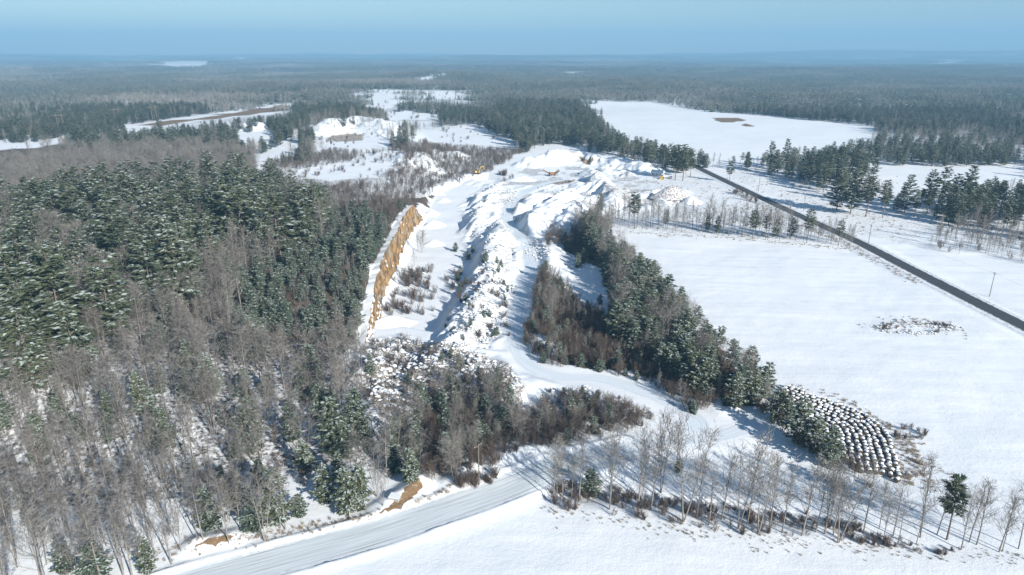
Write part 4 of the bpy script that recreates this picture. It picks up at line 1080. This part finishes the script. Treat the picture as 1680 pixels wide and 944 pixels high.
pile('snow_pile', 1134, 333, 0, 7, 5, 1.2, .2, 'white snow-covered pile just right of the grey gravel pile')
pile('snow_pile', 640, 545, PIT, 7, 3.2, 1.4, .3, 'snowy stony pile at the near end of the ochre cliff')
pile('snow_pile', 858, 296, 0, 9, 4, 1.5, 0, 'broad white pile in front of the tall snowy spoil heap')

# ------------------------------------------------------------------ round hay bales
def bale_parts(seed):
    r = random.Random(seed); n = 20; rr = .66; L = 1.22; mb = MB()
    prof = [(-L / 2, .0), (-L / 2, rr * .82), (-L / 2 + .07, rr), (L / 2 - .07, rr), (L / 2, rr * .82), (L / 2, 0)]
    vs = []; fs = []
    for i, (x, q) in enumerate(prof):
        for k in range(n):
            a = 2 * math.pi * k / n; qq = q * (1 + r.uniform(-.02, .02)); vs.append((x + r.uniform(-.01, .01), qq * math.cos(a), qq * math.sin(a) * .95 + rr * .93))
    for i in range(len(prof) - 1):
        for k in range(n): k2 = (k + 1) % n; fs.append([i * n + k, i * n + k2, (i + 1) * n + k2, (i + 1) * n + k])
    mb.add(vs, fs); body = mb.mesh('hay', [M['haybale']], True)
    mc = MB(); vs = []; fs = []; m_ = 12; xs = [-L / 2 + .13, -L / 4, 0, L / 4, L / 2 - .13]; span = r.uniform(.62, .95)
    for i, x in enumerate(xs):
        for k in range(m_):
            a = math.pi / 2 + (k / (m_ - 1) - .5) * 2 * span; th = (.03 + .13 * math.cos((k / (m_ - 1) - .5) * math.pi)) * (1 if 0 < i < 4 else .55) + r.uniform(-.015, .015)
            q = rr + th; vs.append((x, q * math.cos(a), q * math.sin(a) * .95 + rr * .93))
    for i in range(4):
        for k in range(m_ - 1): fs.append([i * m_ + k, i * m_ + k + 1, (i + 1) * m_ + k + 1, (i + 1) * m_ + k])
    n0 = len(vs)      # underside closes the cap into a solid
    for i, x in enumerate(xs):
        for k in range(m_):
            a = math.pi / 2 + (k / (m_ - 1) - .5) * 2 * span; q = rr - .04; vs.append((x, q * math.cos(a), q * math.sin(a) * .95 + rr * .93))
    for i in (0, 4):
        for k in range(m_ - 1): fs.append([i * m_ + k, i * m_ + k + 1, n0 + i * m_ + k + 1, n0 + i * m_ + k])
    mc.add(vs, fs); return body, mc.mesh('snow_cap', [M['snowcap']], True)
bales = [bale_parts(40 + i) for i in range(4)]
rc = smooth_line(W([(1296, 633), (1330, 646), (1374, 660), (1416, 679), (1450, 702), (1470, 738), (1480, 782)], .6), .25)
bp_ = W([(1280, 640), (1296, 630), (1330, 641), (1374, 655), (1418, 674), (1456, 698), (1476, 736), (1484, 786), (1440, 782), (1412, 772), (1385, 748), (1362, 722), (1338, 700), (1312, 674), (1290, 656)], .6)
P = np.array(rc); d = np.gradient(P, axis=0); d /= np.linalg.norm(d, axis=1)[:, None]; nn = np.stack([d[:, 1], -d[:, 0]], 1)
if (nn[0] @ (np.array(bp_[13]) - P[0])) < 0: nn = -nn
cx_ = [bp_[8], bp_[7]]
nb = 0
for c in range(14):
    last = None
    for i in range(len(P)):
        q = P[i] + nn[i] * (.75 + c * 1.62)
        if last is not None and np.linalg.norm(q - last) < 1.5: continue
        if not inpoly(np.array([q[0]]), np.array([q[1]]), bp_)[0]: continue
        last = q; q = q + np.array([R.uniform(-.32, .32), R.uniform(-.3, .3)]); nb += 1
        if nb > 299: break
        br = bales[R.randrange(4)]
        o = empty('hay_bale', (q[0], q[1], Hs(*q) - .03), math.atan2(d[i][1], d[i][0]) + R.gauss(0, .3), label='round hay bale under a cap of snow in the packed rows beside the large field', cat='hay bale', group='hay bales in packed rows')
        o.scale = (R.uniform(.85, 1.08), R.uniform(.9, 1.1), R.uniform(.82, 1.08))
        link('hay', br[0], o); link('snow_cap', br[1], o)
for px, py, a, lb in [(1472, 786, .5, 'round hay bale lying apart at the lower end of the packed rows'), (1490, 778, 1.2, 'broken hay bale at the grassy lower right corner of the packed rows'), (1428, 792, 2.1, 'hay bale showing its brown end at the bottom tip of the rows')]:
    x, y = G(px, py, .6); o = empty('hay_bale', (x, y, Hs(x, y) - .03), a, label=lb, cat='hay bale', group='stray hay bales'); link('hay', bales[0][0], o); link('snow_cap', bales[0][1], o)
print('BALES', nb)

# ------------------------------------------------------------------ machines, shed, poles
M['yellow'] = flatmat('yellow_paint', (.62, .43, .10), .5, .15); M['steel'] = flatmat('dark_steel', (.06, .055, .05), .6, .3); M['rust'] = flatmat('rusty_steel', (.24, .13, .06), .8, .4)
M['glass'] = flatmat('dark_glass', (.03, .04, .05), .15); M['clap'] = flatmat('pale_siding', (.55, .56, .56), .8, .08); M['wood'] = flatmat('weathered_pole', (.17, .145, .12), .9, .3); M['concrete'] = flatmat('concrete', (.34, .34, .33), .9, .2)
M['navy'] = flatmat('dark_paint', (.05, .055, .07), .4, .1)
def part(name, mb, mat, parent): return link(name, mb.mesh(name, [M[mat]] if isinstance(mat, str) else mat), parent)
def wheelmb(x, y, r_, w_):
    mb = MB(); mb.tube([(x, y - w_ / 2, r_), (x, y - w_ / 4, r_), (x, y + w_ / 4, r_), (x, y + w_ / 2, r_)], [r_ * .85, r_, r_, r_ * .85], 14, 0, True); return mb
def at(px, py): x, y = G(px, py, 0); z = Hs(x, y); x, y = G(px, py, z); z = Hs(x, y); return (x, y, z)
def excavator(px, py, rz, label, s_=1.0):
    o = empty('excavator', at(px, py), rz, label=label, cat='excavator'); o.scale = (s_,) * 3
    for sgn in (-1, 1):
        mb = MB(); pts = [(-2.2, .45), (-1.9, .9), (1.9, .9), (2.2, .45), (1.9, .05), (-1.9, .05)]
        vs = [(x, sgn * 1.3 + e * .3, z) for e in (-1, 1) for x, z in pts]; mb.add(vs, [[0, 1, 2, 3, 4, 5], [11, 10, 9, 8, 7, 6]] + [[i, (i + 1) % 6, 6 + (i + 1) % 6, 6 + i] for i in range(6)]); part('track', mb, 'steel', o)
    mb = MB(); mb.box((-.5, 0, 1.7), (3.6, 2.6, 1.1)); mb.box((0, 0, 1.0), (2, 1.6, .5)); mb.box((-2.0, 0, 1.9), (.9, 2.7, 1.3)); bd = part('body', mb, 'yellow', o)
    mb = MB(); mb.box((.7, .8, 2.6), (1.5, 1.0, 1.6)); cb = part('cab', mb, 'yellow', o); mb = MB(); mb.box((1.2, .8, 2.8), (.56, .9, 1.0)); mb.box((.7, .8, 2.8), (1.0, 1.04, .9)); part('window', mb, 'glass', cb)
    mb = MB(); mb.tube([(1.2, -.2, 2.0), (3.2, -.2, 4.8), (5.2, -.2, 5.0)], [.28, .32, .22], 4, 0, True); part('boom', mb, 'yellow', o)
    mb = MB(); mb.tube([(5.0, -.2, 5.3), (6.0, -.2, 2.2)], [.24, .16], 4, 0, True); part('stick', mb, 'yellow', o)
    mb = MB(); mb.box((5.8, -.2, 1.7), (.9, 1.1, .8), mat=Matrix.Rotation(.5, 3, 'Y')); mb.box((5.4, -.2, 1.3), (.7, 1.1, .15)); part('bucket', mb, 'steel', o)
    mb = MB(); mb.box((-.6, 0, 2.33), (3.2, 2.4, .14)); mb.box((.7, .8, 3.48), (1.4, .95, .14)); part('snow_cover', mb, 'snowcap', o)
excavator(783, 286, math.radians(35), 'yellow excavator parked at the foot of the bank on the quarry floor', 1.15)
def loader(px, py, rz, label):
    o = empty('wheel_loader', at(px, py), rz, label=label, cat='loader')
    mb = MB(); mb.box((-1.6, 0, 1.7), (2.6, 1.8, 1.2)); mb.box((.8, 0, 1.3), (2.2, 1.2, .8)); part('body', mb, 'yellow', o)
    mb = MB(); mb.box((-.2, 0, 2.8), (1.4, 1.5, 1.3)); cb = part('cab', mb, 'yellow', o); mb = MB(); mb.box((-.2, 0, 2.9), (1.46, 1.3, .8)); mb.box((-.2, 0, 2.9), (1.1, 1.56, .8)); part('window', mb, 'glass', cb)
    for x in (-1.6, 1.3):
        for y in (-1.05, 1.05): part('wheel', wheelmb(x, y, .8, .55), 'steel', o)
    mb = MB()
    for y in (-.5, .5): mb.tube([(.9, y, 2.0), (2.6, y, 1.7), (3.3, y, .7)], [.14, .16, .12], 4, 0, True)
    part('lift_arm', mb, 'yellow', o)
    mb = MB(); mb.box((3.5, 0, .6), (.15, 2.7, 1.1)); mb.box((3.9, 0, .15), (.9, 2.7, .12)); mb.box((3.9, -1.35, .5), (.8, .1, .8)); mb.box((3.9, 1.35, .5), (.8, .1, .8)); part('bucket', mb, 'yellow', o)
    mb = MB(); mb.box((-.2, 0, 3.52), (1.4, 1.5, .12)); part('snow_cover', mb, 'snowcap', o)
loader(1086, 294, math.radians(-110), 'yellow wheel loader standing in front of the small shed')
def screener(px, py, rz):
    o = empty('rock_screener', at(px, py), rz, label='rusty screening machine with raised conveyors on the open quarry yard', cat='screening machine')
    mb = MB(); mb.box((0, 0, 2.6), (4.5, 2.4, 1.6)); mb.box((0, 0, 1.3), (6, 1.6, .5)); part('hopper', mb, 'rust', o)
    for a, l, nm in ((2.6, 8, 'conveyor'), (-.5, 6, 'conveyor'), (.5, 7, 'conveyor')):
        mb = MB(); dx, dy = math.cos(a), math.sin(a); mb.tube([(dx, dy, 1.2), (dx * l, dy * l, 4.6)], [.5, .45], 4, 0, True); part(nm, mb, 'rust' if a > 0 else 'steel', o)
        mb = MB(); mb.tube([(dx * l * .7, dy * l * .7, -.3), (dx * l * .75, dy * l * .75, 3.5)], [.12, .12], 4, 0, True); part('leg', mb, 'steel', o)
    for x in (-2.2, 2.2):
        mb = MB(); mb.box((x, 0, .5), (.5, 2.0, 1.2)); part('support', mb, 'steel', o)
    mb = MB(); mb.box((0, 0, 3.45), (4.3, 2.2, .14)); part('snow_cover', mb, 'snowcap', o)
screener(906, 289, .2)
def shed(px, py, rz):
    o = empty('shed', at(px, py), rz, label='small pale gabled shed with snowy roof at the edge of the quarry yard', cat='shed'); L, Wd, h, rh = 9.5, 5.5, 2.9, 1.7
    mb = MB(); x, y = L / 2, Wd / 2
    mb.add([(-x, -y, -.5), (x, -y, -.5), (x, y, -.5), (-x, y, -.5), (-x, -y, h), (x, -y, h), (x, y, h), (-x, y, h), (-x, 0, h + rh), (x, 0, h + rh)],
           [[0, 1, 5, 4], [2, 3, 7, 6], [1, 2, 6, 9, 5], [3, 0, 4, 8, 7]]); part('wall', mb, 'clap', o)
    mb = MB(); e = .35
    for sg in (-1, 1):
        a = [(-x - e, sg * (y + e), h - e * rh / y), (x + e, sg * (y + e), h - e * rh / y), (x + e, 0, h + rh + .0), (-x - e, 0, h + rh + .0)]
        vs = [(p[0], p[1], p[2] + .06) for p in a] + [(p[0], p[1], p[2] + .34) for p in a]
        mb.add(vs, [[0, 1, 2, 3], [4, 5, 6, 7], [0, 1, 5, 4], [1, 2, 6, 5], [2, 3, 7, 6], [3, 0, 4, 7]])
    part('roof', mb, 'snowcap', o)
    for k in (-3, 0, 3):
        mb = MB(); mb.box((k, -y - .03, 1.6), (1.1, .08, 1.2)); wn = part('window', mb, 'clap', o); mb = MB(); mb.box((k, -y - .08, 1.6), (.9, .04, 1.0)); part('pane', mb, 'glass', wn)
    mb = MB(); mb.box((x + .04, -.6, 1.0), (.08, 1.0, 2.1)); part('door', mb, 'navy', o)
    mb = MB(); mb.box((x + .04, 1.5, 1.7), (.08, .9, 1.0)); part('window', mb, 'glass', o)
shed(1079, 284, math.radians(-28))
def pickup(px, py, rz):
    o = empty('pickup_truck', at(px, py), rz, label='snow-dusted dark pickup truck parked right of the small shed', cat='truck')
    mb = MB(); mb.box((0, 0, .85), (5.2, 1.9, .6)); mb.box((1.9, 0, 1.15), (1.3, 1.8, .25)); part('body', mb, 'navy', o)
    mb = MB(); vs = [(-.5, -.9, 1.1), (1.4, -.9, 1.1), (1.4, .9, 1.1), (-.5, .9, 1.1), (-.3, -.75, 1.85), (.8, -.75, 1.85), (.8, .75, 1.85), (-.3, .75, 1.85)]
    mb.add(vs, [[0, 1, 5, 4], [1, 2, 6, 5], [2, 3, 7, 6], [3, 0, 4, 7], [4, 5, 6, 7]]); part('cab', mb, 'glass', o)
    mb = MB(); mb.box((.25, 0, 1.9), (1.1, 1.5, .1)); mb.box((-1.6, 0, 1.2), (1.8, 1.6, .12)); part('snow_cover', mb, 'snowcap', o)
    for x in (-1.7, 1.6):
        for y in (-.9, .9): part('wheel', wheelmb(x, y, .38, .26), 'steel', o)
pickup(1100, 293, 1.2)

def pole(px, py, h, label, rz=0, r_=.15, arm=1.2, group=None):
    x, y, z = at(px, py); o = empty('utility_pole', (x, y, z), rz, label=label, cat='utility pole', group=group)
    mb = MB(); mb.tube([(0, 0, -.5), (0, 0, h)], [r_, r_ * .7], 8, 0, True); part('post', mb, 'wood', o)
    mb = MB(); mb.box((0, .14, h - .6), (arm * 2, .12, .14)); ca = part('crossarm', mb, 'wood', o)
    for k in (-.9, 0, .9): mb = MB(); mb.tube([(k * arm, .14, h - .54), (k * arm, .14, h - .3)], [.05, .04], 6, 0, True); part('insulator', mb, 'clap', ca)
    return (x, y, z + h)
pole(786, 796, 11.0, 'wooden utility pole on the bank above the snowy road', .9)
tops = [pole(1930, 628, 10.5, 'utility pole by the paved road, nearest of its line', 1.4), pole(1623, 487, 10.5, 'utility pole beside the paved road standing alone on the white eastern field', 1.4),
        pole(1425, 398, 10, 'utility pole at the bend of the treeline beside the paved road', 1.4), pole(1318, 347, 10, 'utility pole beside the paved road above the middle treeline', 1.4), pole(1244, 316, 10, 'farthest utility pole beside the paved road', 1.4)]
def wire(a, b_, label, sag=1.3, r_=.022):
    mb = MB(); A_, B_ = Vector(a), Vector(b_)
    mb.tube([tuple(A_.lerp(B_, t_ / 14) - Vector((0, 0, sag * 4 * (t_ / 14) * (1 - t_ / 14)))) for t_ in range(15)], [r_] * 15, 4); tag(link('power_line', mb.mesh('power_line', [M['steel']])), label, 'power line', 'power lines along the paved road')
for i in range(4):
    wire((tops[i][0], tops[i][1], tops[i][2] - .3), (tops[i + 1][0], tops[i + 1][1], tops[i + 1][2] - .3), f'thin power line hanging between utility poles, {nth[i]} span from the near end')
def hframe(px, py, h, label):
    x, y, z = at(px, py); o = empty('transmission_tower', (x, y, z), .5, label=label, cat='transmission pole', group='transmission poles in the cleared strip')
    for s_ in (-2.6, 2.6): mb = MB(); mb.tube([(s_, 0, -1), (s_, 0, h)], [.36, .24], 8, 0, True); part('post', mb, 'wood', o)
    mb = MB(); mb.box((0, 0, h - 2.2), (14, .4, .45)); part('crossarm', mb, 'wood', o)
    mb = MB(); mb.tube([(-2.6, 0, h * .5), (2.6, 0, h * .8)], [.13, .13], 4); mb.tube([(2.6, .3, h * .5), (-2.6, .3, h * .8)], [.13, .13], 4); part('brace', mb, 'wood', o)
for px, py, h, lb in [(103, 222, 22, 'leftmost wooden two-post transmission tower in the cleared strip'), (195, 208, 21, 'second transmission tower from the left beside the cleared strip'), (255, 202, 20, 'third transmission tower from the left beside the cleared strip'), (345, 188, 20, 'fourth transmission tower from the left behind the cleared strip'), (473, 180, 22, 'transmission tower at the far right end of the cleared strip')]: hframe(px, py, h, lb)
x, y, z = at(640, 818); o = empty('concrete_box', (x + .8, y - .6, z - .55), -.25, label='grey concrete box with a snowy top behind the brown earth bank', cat='concrete box')
mb = MB(); mb.box((0, 0, .6), (3.6, .25, 1.5)); mb.box((0, 2.6, .6), (3.6, .25, 1.5)); mb.box((-1.68, 1.3, .6), (.25, 2.35, 1.5)); mb.box((1.68, 1.3, .6), (.25, 2.35, 1.5)); part('side', mb, 'concrete', o)
mb = MB(); mb.box((0, 1.3, 1.42), (3.5, 2.7, .16)); part('snow_cover', mb, 'snowcap', o)
o.scale = (.7,) * 3

# ------------------------------------------------------------------ the air
mb = MB(); mb.box((0, 6650, 190), (26400, 14700, 500)); o = link('haze', mb.mesh('haze', [])); tag(o, 'thin blue winter haze', 'haze', kind='stuff')
m = bpy.data.materials.new('haze_air'); m.use_nodes = True; t = m.node_tree; t.nodes.clear(); out = t.nodes.new('ShaderNodeOutputMaterial'); pv = t.nodes.new('ShaderNodeVolumePrincipled')
pv.inputs['Color'].default_value = (.35, .69, .99, 1); pv.inputs['Density'].default_value = 2.0e-4; pv.inputs['Anisotropy'].default_value = 0
t.links.new(pv.outputs[0], out.inputs['Volume']); o.data.materials.append(m)
print('ZMIN', GZ.min(), GZ.max())
